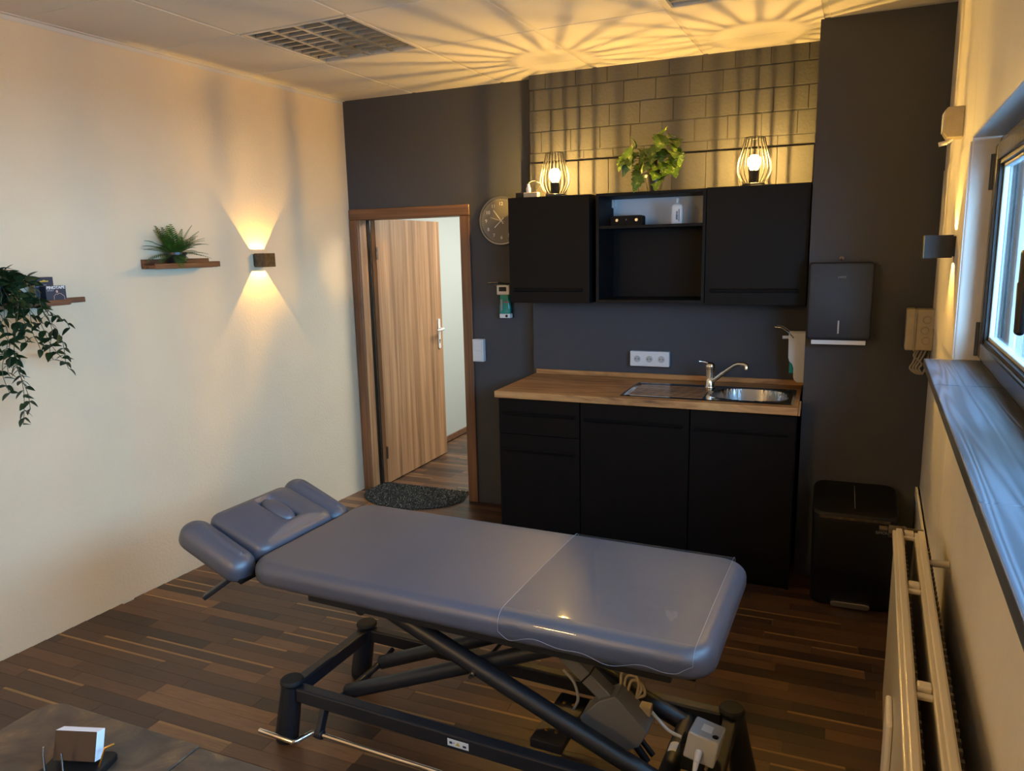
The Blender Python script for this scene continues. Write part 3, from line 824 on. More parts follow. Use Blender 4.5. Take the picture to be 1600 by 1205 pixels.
for k in range(52):
    az = 2*PI*k/52*3.0 + rnd.uniform(-.2, .2)
    el = rnd.choice((.15, .45, .8, 1.05, 1.3)) + rnd.uniform(-.12, .12)
    L = rnd.uniform(.14, .19) * (1.0 if abs(math.sin(az)) > .5 else .8)
    frond(az, el, L, rnd.uniform(.5, 1.3)).build('frond', 'leaf_fern', FE)

# trailing plant on the left shelf
TR = thing('trailing_plant', 'trailing artificial vine with small dark leaves hanging from the left shelf', 'plant', Lw(.066, -2.44, 1.5455), LA)
MB().lathe(pot_prof(.042, .055, .075), 20, close=False).build('pot', 'pot_black', TR, smooth=40)
tl_ = [leaf_mesh('leaf', .054, .030, 'leaf_dark', 0, .15, .25, 5), leaf_mesh('leaf', .045, .026, 'leaf_dark', 0, .25, .3, 5)]
rnd = random.Random(21)
for k in range(130):
    a = rnd.uniform(0, 2*PI); rr = rnd.uniform(.02, .16); z = .075 + rnd.uniform(-.03, .075)*(1.15-rr*4)
    p = (max(-.055, rr*math.cos(a)*.55), rr*math.sin(a), z)
    put_leaf(tl_[k % 2], TR, p, (math.cos(a)*.6+.3, math.sin(a), rnd.uniform(-.5, .9)), rnd.uniform(-1, 1), rnd.uniform(.8, 1.15))
for k in range(80):
    a = rnd.uniform(-.6, PI+.6)
    p = (rnd.uniform(.045, .085), rnd.uniform(-.1, .115), rnd.uniform(-.01, .10))
    put_leaf(tl_[k % 2], TR, p, (rnd.uniform(.2, 1), math.cos(a), rnd.uniform(-.9, .4)), rnd.uniform(-1, 1), rnd.uniform(.8, 1.1))
vines = [(.075, .12, -.30, .235), (.08, .09, -.12, .245), (.07, .06, -.25, .19), (.085, .02, -.50, -.01), (.075, .0, -.44, .02), (.08, -.03, -.36, -.05), (.07, .07, -.2, .10), (.085, .13, -.25, .16), (.075, -.06, -.28, -.02), (.08, .04, -.16, .05), (.08, -.02, -.2, -.08)]
for (x, b0, zend, b1) in vines:
    n = max(8, int(abs(zend)/.026)); pts = [(.03, b0*.4, .07), (x*.7, b0*.8, .085), (x+.01, b0, .04)]
    for i in range(1, n+1):
        t = i/n
        pts.append((x+.012*math.sin(t*7+b0*40)+.01, b0+(b1-b0)*t+.012*math.sin(t*9+b0*70), .04+(zend-.04)*t))
    v = MB().tube(pts, .0014, 5).build('vine', 'stem_green', TR, smooth=60)
    for i in range(3, len(pts)):
        p = pts[i]; sg = 1 if i % 2 else -1
        for q in range(rnd.choice((1, 2, 2))):
            put_leaf(tl_[(i+q) % 2], v, p, (rnd.uniform(-.2, .7), sg*(1 if q == 0 else -1)*rnd.uniform(.5, 1.1), rnd.uniform(-1.0, .1)), rnd.uniform(-.8, .8), rnd.uniform(.7, 1.05))

# tape boxes
TB = thing('tape_box', 'taller navy carton with a hanging slot standing behind on the left shelf', 'box', Lw(.047, -2.225, 1.5445), LA)
MB().box(-.025, .012, -.042, .042, 0, .104).build('carton', 'carton_navy', TB, bevel=.001)
MB().box(-.0252, .0125, -.0435, -.042, 0, .104).build('side_panel', 'carton_tan', TB)
MB().box(.0122, .0128, -.018, .02, .083, .089).box(.0122, .0128, -.005, .007, .089, .092).build('hanging_slot', 'print_yellow', TB)
MB().box(.0122, .0127, -.036, .010, .069, .072).box(.0122, .0127, -.036, .034, .063, .065).build('print', 'print_grey', TB)
TB2 = thing('tape_box', 'navy tape carton printed with white lettering, in front on the left shelf', 'box', Lw(.083, -2.205, 1.5445), LA)
MB().box(-.02, .022, -.045, .045, 0, .066).build('carton', 'carton_navy', TB2, bevel=.001)
text('print', 'PINOTAPE', .0175, 'print_white', TB2, face_x(.0224, .0, .058), bold=.0007)
text('print', 'SPORT', .010, 'print_grey', TB2, face_x(.0224, -.024, .046), bold=.0003)
MB().tube([(.0225, -.012, .005), (.0225, -.011, .022), (.0225, -.002, .030), (.0225, .006, .028), (.0225, .010, .033), (.0225, .02, .031), (.0225, .034, .02), (.0225, .036, .004)], .0011, 5).build('print', 'skin_print', TB2)
MB().prism(rrect(.0045, .006, .004, 4, .004, .041), .0221, .0227, 'x').build('print', 'skin_print', TB2)

# sconces
def sconce(label, loc, rz, out):
    t = thing('wall_sconce', label, 'wall light', loc, rz, 'up and down wall lights')
    s = out
    m_ = MB()
    w, d, h = .04, .1, .04
    m_.box(min(s*.012, s*.016), max(s*.012, s*.016), -w, w, -h, h)
    m_.box(min(s*(d-.003), s*d), max(s*(d-.003), s*d), -w, w, -h, h)
    for q in (-1, 1):
        m_.box(min(s*.016, s*(d-.003)), max(s*.016, s*(d-.003)), min(q*w, q*(w-.003)), max(q*w, q*(w-.003)), -h, h)
    m_.build('housing', 'bronze' if s > 0 else 'black_metal', t)
    MB().box(min(0, s*.012), max(0, s*.012), -.035, .035, -.035, .035).build('wall_plate', 'black_metal', t)
    MB().box(min(s*.0165, s*.03), max(s*.0165, s*.03), -w+.004, w-.004, -.02, .02).build('led_block', 'steel_brushed', t)
    MB().box(min(s*.0513, s*.0525), max(s*.0513, s*.0525), -w+.0035, w-.0035, -.0395, .0395).build('beam_baffle', 'black_metal', t)  # unseen baffle added to keep the beam off the ceiling
    if s < 0: MB().box(-d-.002, -d-.0002, -w, w, -h, h).build('front_plate', 'sign_gold', t)
    for q in (1, -1):
        l = light('sconce_beam', 'SPOT', (s*.05, 0, -q*.010), (0 if q < 0 else PI, 0, 0), SCONCE, WARM, spot_size=math.radians(150), spot_blend=0, shadow_soft_size=.0015)
        l.parent = t
sconce('square bronze up and down wall light on the white left wall', Lw(.0005, -.892, 1.695), LA, 1)
sconce('black up and down wall light beside the window on the right wall', Rw(-.0005, -1.36, 1.70), RA, -1)

# ------------------------------------------------------------------ things on the back wall
CK = thing('wall_clock', 'round grey wall clock half hidden behind the left wall cabinet', 'clock', (1.171, -.0005, 1.907))
R_ = .153
MB().lathe([(0, 0), (R_-.002, 0), (R_, .006), (R_, .034), (R_-.004, .038), (R_-.011, .038), (R_-.013, .030), (0, .030)], 64, axis='y', close=False).build('rim', 'clock_rim', CK, smooth=35)
MB().lathe([(0, .0315), (R_-.0132, .0315)], 64, axis='y', close=False).build('dial', 'clock_face', CK)
for hgt, s in ((12, '12'), (1, '1'), (2, '2'), (3, '3'), (4, '4'), (5, '5'), (6, '6'), (7, '7'), (8, '8'), (9, '9'), (10, '10'), (11, '11')):
    a = 2*PI*hgt/12
    text('numeral', s, .03, 'print_white', CK, face_y(.105*math.sin(a), -.0322, .105*math.cos(a)), bold=.0002)
mk = MB()
for k in range(60):
    a = 2*PI*k/60; c_, s_ = math.sin(a), math.cos(a); l = .004 if k % 5 else .007
    mk.bar((c_*.127, -.0322, s_*.127), (c_*(.127+l), -.0322, s_*(.127+l)), .0009, .0008, (0, 1, 0))
mk.build('minute_marks', 'print_white', CK)
def hand(deg, L, w, tail, y, nm, m='print_white'):
    a = math.radians(deg); c_, s_ = math.sin(a), math.cos(a)
    MB().bar((-c_*tail, y, -s_*tail), (c_*L, y, s_*L), w, .0012, (0, 1, 0)).build(nm, m, CK)
hand(322, .085, .0045, .024, -.0345, 'minute_hand'); hand(227, .062, .0055, .024, -.0363, 'hour_hand'); hand(287, .075, .0016, .024, -.0378, 'second_hand')
MB().cyl((0, -.031, 0), (0, -.0388, 0), .004, n=12).build('hub', 'print_white', CK)

DS = thing('hand_sanitizer', 'white lever dispenser with a teal bottle on the wall beside the left cabinet', 'dispenser', (1.183, -.0005, 1.29))
MB().box(-.05, .05, -.012, 0, 0, .222).build('wall_plate', 'black_plastic', DS, bevel=.003)
MB().box(-.046, .040, -.055, -.012, .150, .212).build('upper_housing', 'white_plastic', DS, bevel=.004)
MB().box(-.030, .022, -.0565, -.055, .172, .200).build('window', 'black_plastic', DS, bevel=.0005)
MB().box(-.03, .045, -.055, -.012, 0.0, .028).build('lower_holder', 'white_plastic', DS, bevel=.004)
MB().cyl((.02, -.0565, .014), (.02, -.055, .014), .009).build('hole', 'black_plastic', DS)
MB().rings([[(x+.004, y-.034, z) for x, y in rrect(a, b, min(a, b)*.7, 5)] for a, b, z in ((.038, .019, .029), (.039, .019, .075), (.034, .019, .1), (.033, .019, .149))]).build('bottle', 'teal_liquid', DS, smooth=50)
MB().box(.002, .037, -.0545, -.0535, .10, .106).build('print', 'print_red', DS)
MB().box(-.02, -.008, -.0545, -.0535, .05, .12).build('print', 'print_grey', DS)
MB().tube([(-.045, -.03, .19), (-.052, -.06, .215), (-.07, -.13, .232), (.0, -.132, .234), (.03, -.06, .215), (.036, -.03, .19)], .003, 8).build('lever', 'steel', DS, smooth=60)

SW = thing('light_switch', 'white double rocker light switch beside the door frame', 'light switch', (.982, -.0005, 1.07))
MB().box(-.04, .04, -.038, 0, -.075, .075).build('frame', 'white_plastic', SW, bevel=.004)
for z in (-.036, .036):
    MB().box(-.032, .03, -.043, -.038, z-.032, z+.032).build('rocker', 'white_plastic', SW, bevel=.003)

SO = thing('triple_socket', 'white triple power socket on the dark wall above the worktop', 'power socket', (2.153, BY-.0005, 1.07))
MB().box(-.116, .116, -.042, 0, -.045, .045).build('frame', 'white_plastic', SO, bevel=.004)
for x in (-.072, 0, .072):
    c = MB().lathe([(.0, -.014+.02), (.0205, -.014+.02), (.0215, .002), (.0235, .002), (.0235, 0)], 24, (x, -.042, 0), 'y', close=False).build('socket_ring', 'white_plastic', SO, smooth=40)
    MB().box(x-.032, x+.032, -.0435, -.042, -.032, .032).build('insert', 'white_plastic', SO, bevel=.001)
    MB().lathe([(0, .0036), (.0195, .0036)], 24, (x, -.0454, 0), 'y', close=False).build('well', 'light_grey_plastic', c)
    for q in (-.009, .009): MB().cyl((x+q, -.0496, 0), (x+q, -.0487, 0), .003, n=10).build('pin_hole', 'black_plastic', c)

# soap dispenser on the column's flank, seen from the side
D2 = thing('soap_dispenser', 'white soap dispenser with a steel lever fixed beside the sink on the column', 'dispenser', (3.0135, -.27, 1.0))
side = [(-.003, .0), (-.035, .0), (-.05, .012), (-.055, .03), (-.055, .075), (-.062, .095), (-.078, .112), (-.083, .13), (-.086, .262), (-.003, .262)]
for y0, y1 in ((-.045, -.042), (.042, .045)):
    MB().prism(side, y0, y1, 'y').build('side_plate', 'white_plastic', D2, bevel=.001)
MB().box(-.004, -.0005, -.042, .042, 0, .262).build('back_plate', 'white_plastic', D2)
MB().rings([[(x-.047, y, z) for x, y in rrect(.032, .035, .012, 4)] for z in (.045, .18)]).build('bottle', 'teal_liquid', D2, bevel=.004)
MB().tube([(-.05, 0, .175), (-.05, 0, .225)], .009, 10).tube([(-.06, 0, .235), (-.118, 0, .232)], .009, 10).build('pump', 'white_plastic', D2, smooth=50)
MB().tube([(-.06, -.047, .235), (-.085, -.047, .262), (-.12, -.047, .288), (-.155, -.047, .292), (-.155, .047, .292), (-.12, .047, .288), (-.085, .047, .262), (-.06, .047, .235)], .003, 8).build('lever', 'steel', D2, smooth=60)

# paper towel dispenser and its hook
PT = thing('towel_dispenser', 'black paper towel dispenser with a grey rim on the dark column', 'dispenser', (3.160, -.4965, 1.262))
MB().rings([[(x, y, z+.184) for x, z in rrect(.142, .184, .016, 5)] for y in (0, -.10)]).build('housing', 'black_plastic', PT, bevel=.004)
MB().rings([[(x, y, z+.186) for x, z in rrect(a, b, .012, 5)] for a, b, y in ((.135, .176, -.1005), (.135, .176, -.106), (.131, .172, -.108))]).build('front_cover', 'slate_front', PT, smooth=30)
MB().box(-.004, .003, -.1095, -.108, .033, .095).build('fill_slot', 'light_grey_plastic', PT)
text('logo', 'JUNCE', .012, 'print_grey', PT, face_y(.005, -.1085, .3))
MB().box(-.118, .122, -.095, -.02, -.022, -.0005).build('paper_towel', 'paper', PT, bevel=.003)
HK = thing('wall_hook', 'small round dark hook on the column just above the towel dispenser', 'hook', (3.159, -.4965, 1.647))
MB().lathe([(0, 0), (.011, 0), (.011, .004), (.004, .006), (.004, .015), (.008, .02), (0, .023)], 16, axis='y', close=False).build('knob', 'bronze', HK, smooth=40)

# junction box and its cables, sensor box on the right wall
JB = thing('junction_box', 'beige electrical junction box with round knockouts on the right wall corner', 'junction box', Rw(-.0005, -.585, 1.228), RA)
MB().box(-.075, 0, -.05, .05, 0, .187).build('box', 'beige_plastic', JB, bevel=.006)
MB().box(-.114, -.0755, -.052, .052, -.001, .188).build('lid', 'beige_plastic', JB, bevel=.006)
for z, x in ((.045, -.030), (.092, -.036), (.140, -.030)):
    MB().lathe([(0, .004), (.013, .004), (.014, .001), (.018, .003), (.019, 0)], 20, (x, -.05, z), 'y', close=False).build('knockout', 'beige_plastic', JB, smooth=35)
MB().tube([(-.075, -.053, -.004), (-.075, -.054, .19)], .0035, 6).build('seal', 'cable_grey', JB)
cbx = MB()
for k, x in enumerate((-.055, -.04, -.025, -.062)):
    cbx.tube(cr([(x, -.02, -.002), (x-.01, -.022, -.03), (-.075+.012*k, -.03, -.062), (-.085+.012*k, -.035, -.085), (-.06+.008*k, -.035, -.108), (-.03, -.03, -.105), (-.02+.003*k, -.015, -.07), (-.012, .01, -.03), (-.006, .03, -.006)]), .0045, 7)
cbx = cbx.build('cable_bundle', 'cable_grey', loc=Rw(-.0005, -.585, 1.228), rot=(0, 0, RA), smooth=60)
tag(cbx, 'looped grey cables hanging under the beige junction box', 'cable')
SE = thing('sensor_box', 'white sensor box high on the right wall above the sconce', 'sensor', Rw(-.0005, -1.24, 2.085), RA)
MB().prism([(0, 0), (-.05, 0), (-.062, .02), (-.062, .095), (-.052, .107), (0, .107)], -.04, .04, 'y').build('housing', 'beige_plastic', SE, bevel=.003)
MB().box(-.066, -.062, -.034, .034, .022, .09).build('lens', 'white_plastic', SE, bevel=.002)
MB().cyl((-.045, -.0, -.012), (-.072, .0, -.018), .008, n=12).build('nozzle', 'white_plastic', SE)
MB().tube([(-.03, 0, 0), (-.045, 0, -.012)], .007, 8).build('bracket', 'white_plastic', SE)

# ------------------------------------------------------------------ bin
BI = thing('pedal_bin', 'tall black pedal bin with a metal foot pedal in front of the dark column', 'bin', (3.275, -.66, 0))
MB().rings([[(x, y, z) for x, y in rrect(a, b, .05, 6)] for a, b, z in ((.172, .132, 0), (.178, .138, .01), (.184, .142, .43))]).build('bucket', 'black_plastic', BI, smooth=40)
li = MB()
li.rings([[(x, y, z + zz*(y+.142)) for x, y in rrect(a, b, .05, 6)] for a, b, z, zz in ((.186, .144, .431, .0), (.186, .144, .455, .25), (.180, .138, .466, .27), (.165, .122, .470, .27))]).build('lid', 'black_plastic', BI, smooth=30)
MB().box(-.001, .001, -.10, .10, 0, .0012, Matrix.Translation((0, 0, .5105)) @ Matrix.Rotation(.262, 4, 'X')).build('lid_seam', 'light_grey_plastic', BI)
MB().bar((-.15, -.1455, .447), (.15, -.1455, .447), .004, .012).build('rim_band', 'bronze', BI)
MB().prism(rrect(.085, .014, .013, 5), .0, .10, 'y').build('pedal', 'steel_brushed', BI, loc=(.0, -.165, .022), bevel=.003)
text('logo', 'SIMON', .018, 'print_grey', BI, face_y(.118, -.1445, .395))

# ------------------------------------------------------------------ radiator
RT = thing('radiator', 'cream enamelled double panel radiator on the wall under the window', 'radiator', Rw(0, -3.1, 0), RA)
b1, b0 = 1.235, -1.2
for o0, o1 in ((-.146, -.124), (-.086, -.064)):
    MB().box(o0, o1, b0, b1, .2, .772).build('panel', 'radiator_enamel', RT, bevel=.008)
for o0, o1 in ((-.152, -.120), (-.090, -.058)):
    MB().box(o0, o1, b0, b1, .772, .792).box(o0+.010, o1-.004, b0, b1, .7925, .800).build('top_rail', 'radiator_enamel', RT, bevel=.005, seg=3)
for b in [b1-.01] + [b1-.42-.53*k for k in range(4)]:
    MB().box(-.119, -.091, b-.016, b+.010, .776, .798).build('cross_link', 'radiator_enamel', RT, bevel=.004)
    MB().box(-.122, -.088, b-.040, b-.024, .778, .790).build('cross_link', 'radiator_enamel', RT, bevel=.004)
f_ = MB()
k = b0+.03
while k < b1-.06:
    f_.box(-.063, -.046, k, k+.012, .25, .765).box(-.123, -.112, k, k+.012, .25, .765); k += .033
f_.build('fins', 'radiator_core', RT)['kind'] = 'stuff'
MB().tube([(-.064, b1-.18, .757), (-.05, b1-.18, .765), (-.002, b1-.18, .768)], .011, 10).build('wall_bracket', 'radiator_enamel', RT, smooth=60)
MB().box(-.162, -.1465, .48, .62, .18, .56).build('heat_meter', 'white_trim', RT, bevel=.006)
v_ = MB().cyl((-.118, b1, .78), (-.118, b1+.05, .78), .011, n=14).cyl((-.118, b1+.03, .775), (-.162, b1+.03, .775), .021, n=8).cyl((-.165, b1+.03, .78), (-.19, b1+.03, .78), .010, n=8).cyl((-.118, b1+.045, .78), (-.06, b1+.045, .78), .008, n=10)
v_.build('valve', 'valve_metal', RT, smooth=40)
MB().cyl((-.118, b1-.012, .78), (-.118, b1-.012, .12), .008, n=10).cyl((-.118, b1-.012, .2), (-.118, b1-.012, 0), .008, n=10).build('pipe', 'radiator_enamel', RT)

# ------------------------------------------------------------------ door mat
mt = []
for k in range(41):
    a = PI + PI*k/40
    mt.append((.44+.385*math.cos(a)*(1), -.02+.30*math.sin(a)))
mt = [(.80, .14), (.085, .14)] + [(.07, .0)] + [(x, y) for x, y in mt[1:-1]] + [(.82, .0)]
mb = MB(); cx_, cy_ = .44, -.03
def ring(s, z): return [(cx_+(x-cx_)*s, cy_+(y-cy_)*s, z) for x, y in mt]
mb.rings([ring(1, 0.001), ring(1.0, .006), ring(.985, .012), ring(.6, .0125), ring(.2, .0125)])
rug = mb.build('door_mat', 'rug_pile')
pl_ = MB(); tones = []
rnd = random.Random(3)
for k in range(9000):
    while True:
        x, y = rnd.uniform(.06, .83), rnd.uniform(-.32, .14)
        ins = False
        for i in range(len(mt)):
            (xa, ya), (xb, yb) = mt[i-1], mt[i]
            if (ya > y) != (yb > y) and x < (xb-xa)*(y-ya)/(yb-ya)+xa: ins = not ins
        if ins: break
    a = rnd.uniform(0, 2*PI); q = .0032; h = rnd.uniform(.004, .009); lx, ly = rnd.uniform(-.004, .004), rnd.uniform(-.004, .004)
    pl_.add([(x+q*math.cos(a+j*2.094), y+q*math.sin(a+j*2.094), .0124) for j in range(3)] + [(x+lx, y+ly, .0124+h)], [(0, 1, 3), (1, 2, 3), (2, 0, 3)])
    tones += [rnd.random()]*3
pile = pl_.build('pile', 'pile_yarn', rug, kind='stuff')
at = pile.data.attributes.new('tone', 'FLOAT', 'FACE')
for i, t_ in enumerate(tones): at.data[i].value = t_
tag(rug, 'dark flecked half round door mat in the doorway', 'door mat')

# ------------------------------------------------------------------ massage table
TBL = thing('massage_table', 'electric massage table with charcoal upholstery on a dark scissor frame', 'massage table', (T0[0], T0[1], 0), TA)
ZT, ZB = .70, .61
PX0, PX1, PY0, PY1 = -.832, .738, -.285, .392
hx, hy = (PX1-PX0)/2, (PY1-PY0)/2
mp = pad(hx, hy, .085, ZT-ZB-.004, .038, .004, 10, .03).build('main_pad', 'vinyl', TBL, loc=((PX0+PX1)/2, (PY0+PY1)/2, ZB), smooth=60)
MB().box(PX0+.05, PX1-.05, PY0+.05, PY1-.05, ZB-.016, ZB+.001).build('pad_board', 'black_plastic', TBL)
# head section, hinged and tilted up
tilt = .345
hd = bpy.data.objects.new('head_section', None); COL.objects.link(hd); hd.parent = TBL
hd.location = (PX0-.012, (PY0+PY1)/2-.03, ZB+.042); hd.rotation_euler = (0, tilt, 0)
def head_pad():
    n = 10; hx_, hy_ = .143, .203; ring = []
    def outl(ins, z): return [(x, y, z) for x, y in rrect(hx_-ins, hy_-ins, .045-ins*.6, n)]
    for i in range(5):
        t = PI/2*i/4; ring.append(outl(.02*(1-math.sin(t)), -.035+.02*(1-math.cos(t))))
    for i in range(7):
        t = PI/2*i/6; ring.append(outl(.03*(1-math.cos(t)), .015+.03*math.sin(t)))
    N_ = len(ring[0])
    base = outl(.03, .045)
    def ell(a, b, z):
        out = []
        for p in base:
            th = math.atan2(p[1]/(hy_-.03), p[0]/(hx_-.03)); out.append((a*math.cos(th)-.005, b*math.sin(th)+.02, z))
        return out
    e0 = ell(.115, .062, .045)
    for k in (.12, .3, .5, .7, .88):
        ring.append([tuple(base[i][c]*(1-k)+e0[i][c]*k for c in range(2)) + (.045+.018*math.sin(k*PI/2),) for i in range(N_)])
    for s_, z in ((.060, .062), (.052, .057), (.046, .044), (.044, .0)): ring.append(ell(s_*1.95, s_, z))
    return MB().rings(ring)
head_pad().build('head_pad', 'vinyl', hd, loc=(-.15, 0, 0), smooth=70)
er_ = []
for s_, z in ((.0415, 0), (.0415, .046), (.038, .058), (.028, .066), (.012, .069)):
    er_.append([(s_*1.95*math.cos(2*PI*k/28), s_*math.sin(2*PI*k/28), z) for k in range(28)])
MB().rings(er_).build('face_insert', 'vinyl', hd, loc=(-.155, .02, 0), smooth=70)
for sy in (-1, 1):
    pad(.157, .058, .052, .094, .044, .010, 8, .03).build('arm_pad', 'vinyl', hd, loc=(-.162, sy*.266, -.058), rot=(0, .06, 0), smooth=70)
MB().box(-.27, .0, -.30, .30, -.055, -.036).build('head_frame', 'black_plastic', hd, bevel=.004)
MB().bar((PX0-.075, -.255, .622), (PX0-.165, -.32, .548), .028, .016).build('head_release', 'black_metal', TBL, bevel=.003)
# base frame
LX, LY, FZ = .72, .22, .25
feet = [(-LX, -LY), (-LX, LY), (LX, LY), (LX, -LY)]
for x, y in feet:
    sx = -1 if x < 0 else 1; sy = -1 if y < 0 else 1
    f = MB().cyl((x, y, FZ-.018), (x+sx*.042, y+sy*.0, .028), .036, .042, 24).build('foot', 'frame_steel', TBL, smooth=40)
    MB().lathe([(0, 0), (.036, 0), (.041, .005), (.041, .012), (.036, .018), (0, .018)], 24, (x, y, FZ-.017), close=False).build('foot_cap', 'rubber', f, smooth=40)
    MB().lathe([(0, 0), (.036, 0), (.04, .008), (.04, .026), (0, .028)], 20, (x+sx*.043, y, 0), close=False).build('foot_pad', 'rubber', f, smooth=40)
for y in (-LY, LY):
    r_ = MB().box(-LX+.03, LX-.03, y-.022, y+.022, FZ-.072, FZ-.02).build('base_rail', 'frame_steel', TBL, bevel=.006)
    if y < 0:
        MB().box(-.075, -.0, y-.0232, y-.0222, FZ-.058, FZ-.034).build('sticker', 'print_white', r_)
        MB().prism([(-.046, FZ-.052), (-.030, FZ-.052), (-.038, FZ-.039)], y-.0236, y-.0233, 'y').build('warning_triangle', 'print_yellow', r_)
        MB().box(-.068, -.058, y-.0236, y-.0233, FZ-.05, FZ-.042).box(-.020, -.008, y-.0236, y-.0233, FZ-.052, FZ-.045).box(-.056, -.05, y-.0236, y-.0233, FZ-.046, FZ-.044).build('pictogram', 'print_dark', r_)
for x in (-LX, LX):
    MB().box(x-.022, x+.022, -LY+.03, LY-.03, FZ-.072, FZ-.02).build('end_rail', 'frame_steel', TBL, bevel=.006)
# scissor arms
for y in (-.085, .125):
    MB().cyl((-.585, y, .155), (.34, y, .56), .026, n=20).build('scissor_arm', 'frame_steel', TBL, smooth=40)
MB().cyl((-.585, -.085, .155), (-.585, .125, .155), .012).cyl((-.585, -.19, .17), (-.585, -.085, .155), .009).cyl((-.585, .125, .155), (-.585, .2, .17), .009).build('pivot_rod', 'frame_steel', TBL, smooth=40)
for y in (-.135, .175):
    MB().cyl((-.42, y, .572), (.585, y, .180), .029, n=20).build('scissor_arm', 'frame_steel', TBL, smooth=40)
ct = MB().cyl((.585, -.2, .180), (.585, .2, .180), .0295, n=20).build('cross_tube', 'frame_steel', TBL, smooth=40)
MB().grid(lambda u, v: (.585+.0299*math.cos(1.35+.95*u), -.012+.046*v, .180+.0299*math.sin(1.35+.95*u)), 8, 1).build('sticker', 'print_white', ct)
MB().cyl((-.02, -.17, .405), (-.02, -.16, .405), .011, n=6).cyl((-.02, -.185, .405), (-.02, -.17, .405), .006, n=10).build('pivot_bolt', 'steel', TBL)
MB().cyl((-.02, -.16, .405), (-.02, .2, .405), .007).build('pivot_axle', 'steel_brushed', TBL)
MB().cyl((.34, -.16, .56), (.34, .2, .56), .02).cyl((-.42, -.2, .56), (-.42, .24, .56), .02).build('upper_axle', 'frame_steel', TBL, smooth=40)
for y in (-.2, .25):
    MB().box(-.62, .62, y-.02, y+.02, .562, .5935).build('upper_rail', 'frame_steel', TBL, bevel=.004)
MB().box(-.62, -.58, -.18, .23, .562, .5935).box(.58, .62, -.18, .23, .562, .5935).build('upper_rail', 'frame_steel', TBL, bevel=.004)
# lifting drive
dd = Vector((.130, 0, -.108)).normalized()
MB().bar((.205, .012, .462), (.385, .012, .315), .05, .045).build('actuator_column', 'grey_plastic', TBL, bevel=.004)
MB().bar((.300, .012, .3844), (.304, .012, .3811), .0515, .0465).build('column_seam', 'black_plastic', TBL)
mz = [(.288, .254), (.351, .325), (.405, .355), (.507, .256), (.480, .201), (.441, .180), (.302, .216)]
mo = MB().prism(mz, -.03, .06, 'y').build('motor_housing', 'grey_plastic', TBL, bevel=.0035, seg=2)
MB().cyl((.465, -.01, .195), (.505, -.015, .15), .012, n=12).cyl((.475, .02, .195), (.515, .015, .155), .009, n=12).build('motor_plug', 'black_plastic', mo, smooth=40)
mc = MB()
for k in range(3):
    mc.tube(cr([(.40+.010*k, .045, .338-.008*k), (.40+.016*k, .06, .385-.01*k), (.43+.016*k, .065, .395-.018*k), (.455+.010*k, .058, .365-.018*k), (.45, .05, .315)]), .0048, 7)
mc.build('coiled_cable', 'beige_plastic', TBL, smooth=60)
MB().box(.462, .50, .035, .068, .268, .30).build('cable_plug', 'beige_plastic', TBL, bevel=.004)
MB().tube(cr([(.50, .05, .28), (.53, .05, .25), (.56, .04, .235), (.60, .03, .232)]), .0055, 7).build('motor_cable', 'light_grey_plastic', TBL, smooth=60)
MB().tube(cr([(.23, -.02, .40), (.27, -.03, .37), (.285, -.035, .32), (.27, -.035, .28)]), .005, 7).build('column_cable', 'cable_grey', TBL, smooth=60)
# floor cross plates with screws
for k, (x, y0, y1) in enumerate(((.178, .095, .215), (.178, -.065, .055))):
    p = MB().box(x-.05, x+.06, y0, y1, .126, .158).build('drive_bracket', 'frame_steel', TBL, bevel=.003)
    for q in (-.015, .02): MB().lathe([(0, 0), (.007, 0), (.006, .004), (0, .005)], 10, (x+q, (y0+y1)/2, .158), close=False).build('screw', 'brass', p)
# control box on the right cross tube
Mx = Matrix.Translation((.682, -.06, .305)) @ Matrix.Rotation(math.radians(-12), 4, 'X') @ Matrix.Rotation(math.radians(10), 4, 'Y')
cbx = MB().box(-.040, .048, -.062, .062, -.040, .036, Mx).build('control_box', 'light_grey_plastic', TBL, bevel=.005)
MB().box(-.012, .018, -.022, .026, .0362, .0368, Mx).build('label_plate', 'print_white', cbx)
MB().lathe([(.004, 0), (.009, .001), (.009, .003), (.004, .004)], 14).build('key_lock', 'black_plastic', cbx, loc=tuple(Mx @ Vector((.032, -.034, .036))))
p0 = Mx @ Vector((0, -.063, -.008)); 
MB().cyl(tuple(p0), tuple(p0 + Vector((0, -.035, -.012))), .011, .008, 12).cyl(tuple(p0+Vector((0, -.035, -.012))), tuple(p0+Vector((0, -.07, -.03))), .008, .005, 12).build('cable_gland', 'white_plastic', cbx, smooth=40)
MB().tube([tuple(p0+Vector((0, -.065, -.028))), tuple(p0+Vector((-.01, -.10, -.09))), tuple(p0+Vector((-.02, -.12, -.18))), (.60, -.16, .012), (.5, -.2, .008), (.42, -.32, .008)], .004, 7).build('power_cable', 'light_grey_plastic', TBL, smooth=60)
MB().box(.612, .68, -.05, .01, .185, .272).build('box_bracket', 'frame_steel', TBL)
# foot bar along the near side
MB().tube([(-.775, -.335, .105), (-.63, -.332, .10), (-.622, -.325, .10), (-.605, -.268, .10), (-.59, -.262, .10), (.60, -.262, .10)], .0085, 12).build('foot_bar', 'chrome', TBL, smooth=60)
for x in (-.575, .58):
    MB().bar((x, -.262, .10), (x, -.225, .178), .03, .02, (1, 0, 0)).cyl((x-.016, -.262, .10), (x+.016, -.262, .10), .016, n=14).build('bar_lever', 'frame_steel', TBL, bevel=.003)
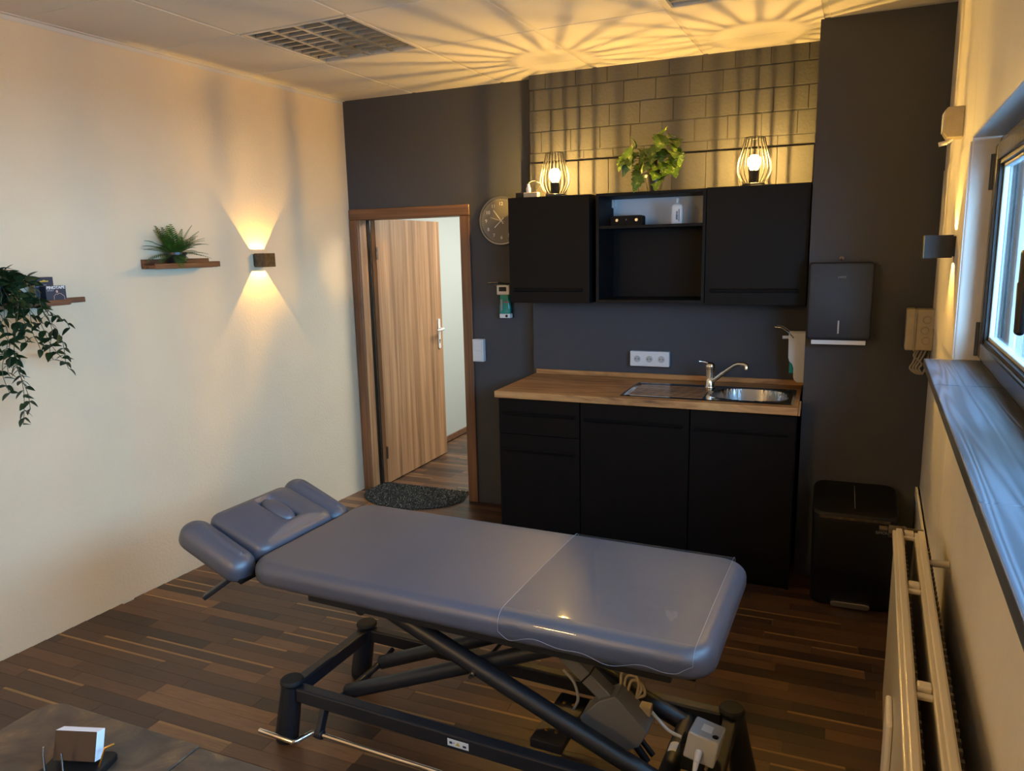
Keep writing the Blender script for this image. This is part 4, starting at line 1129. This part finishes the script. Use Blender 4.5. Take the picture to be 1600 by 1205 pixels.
# clear protective sheet over the foot end
def sheet(u, v):
    x = .135 + (.69-.135)*u
    # path across the pad, from just over the far edge to the drop on the near side
    er = .040; y0, y1 = PY0-.0015, PY1+.0015; zt = ZT+.0035
    drop = .030 + .008*math.sin(x*17) + .006*math.sin(x*41+1) - .02*max(0, 1-u/.06) - .02*max(0, (u-.93)/.07)
    L1 = .02; L2 = er*PI/2; L3 = (y1-er)-(y0+er); L4 = drop
    s = v*(L1+L2+L3+L2+L4)
    if s < L1: return (x, y1, zt-er-(L1-s))
    s -= L1
    if s < L2: a = s/er; return (x, y1-er+er*math.cos(a), zt-er+er*math.sin(a))
    s -= L2
    if s < L3: return (x, y1-er-s, zt+.004*math.sin(PI*s/L3)*.9)
    s -= L3
    if s < L2: a = s/er; return (x, y0+er-er*math.sin(a), zt-er+er*math.cos(a))
    s -= L2
    w = .003*(1+math.sin(x*33))*s/.04
    return (x, y0-w, zt-er-s)
vs = MB().grid(sheet, 60, 70).build('clear_sheet', 'clear_sheet', loc=(T0[0], T0[1], 0), rot=(0, 0, TA), smooth=60)
edge_highlight = MB()  # thin pale threads that draw the edge highlight of the sheet
for pts in ([sheet(0, k/70) for k in range(71)], [sheet(1, k/70) for k in range(71)], [sheet(k/60, 1) for k in range(61)]): edge_highlight.tube(pts, .0006, 5)
edge_highlight.build('edge_highlight', 'edge_highlight', vs, smooth=60)
tag(vs, 'clear plastic protective sheet draped over the foot end of the massage table', 'plastic sheet')

# ------------------------------------------------------------------ desk in the near left corner
DK = thing('desk', 'desk with a mottled brown stone look top in the near left corner', 'desk', (2.05, -3.80, 0))
def rc(x0, x1, y0, y1, rtl):
    p = [(x1, y0), (x1, y1)]
    for k in range(7):
        a = PI/2 + PI/2*k/6; p.append((x0+rtl+rtl*math.cos(a), y1-rtl+rtl*math.sin(a)))
    return p + [(x0, y0)]
MB().prism([(x-2.05, y+3.80) for x, y in rc(1.527, 1.968, -4.25, -3.462, .05)], .715, .74).build('desk_panel', 'desk_top', DK, bevel=.002)
MB().prism([(x-2.05, y+3.80) for x, y in rc(1.972, 2.55, -4.25, -3.468, .004)], .715, .74).build('desk_panel', 'desk_top', DK, bevel=.002)
for x in (-.44, .42):
    for y in (-.38, .26): MB().box(x-.025, x+.025, y-.025, y+.025, 0, .714).build('leg', 'black_metal', DK, bevel=.003)
CH = thing('card_holder', 'black card holder with slim steel rods on the desk corner', 'card holder', (1.80, -3.605, .7405), .30)
MB().prism(rrect(.062, .04, .012, 5), 0, .014).build('base', 'black_plastic', CH, bevel=.003)
MB().tube([(-.048, -.026, .014), (-.052, -.02, .045), (-.052, -.016, .058)], .0022, 8).build('rod', 'steel', CH, smooth=60)
MB().tube([(-.01, -.026, .014), (-.014, -.02, .05)], .0022, 8).build('rod', 'steel', CH, smooth=60)
MB().tube([(.05, -.005, .014), (.062, .0, .05), (.075, .01, .052)], .0022, 8).build('rod', 'brass', CH, smooth=60)
BC = thing('card_stack', 'stack of white business cards with brown face standing in the holder', 'cards', (1.80, -3.605, .7545), .30)
Tm = Matrix.Translation((0, .004, .0065)) @ Matrix.Rotation(math.radians(-18), 4, 'X')
MB().box(-.043, .043, -.012, .012, 0, .055, Tm).build('cards', 'paper', BC)
MB().box(-.043, .043, -.0126, -.0122, 0, .055, Tm).build('front_card', 'card_brown', BC)
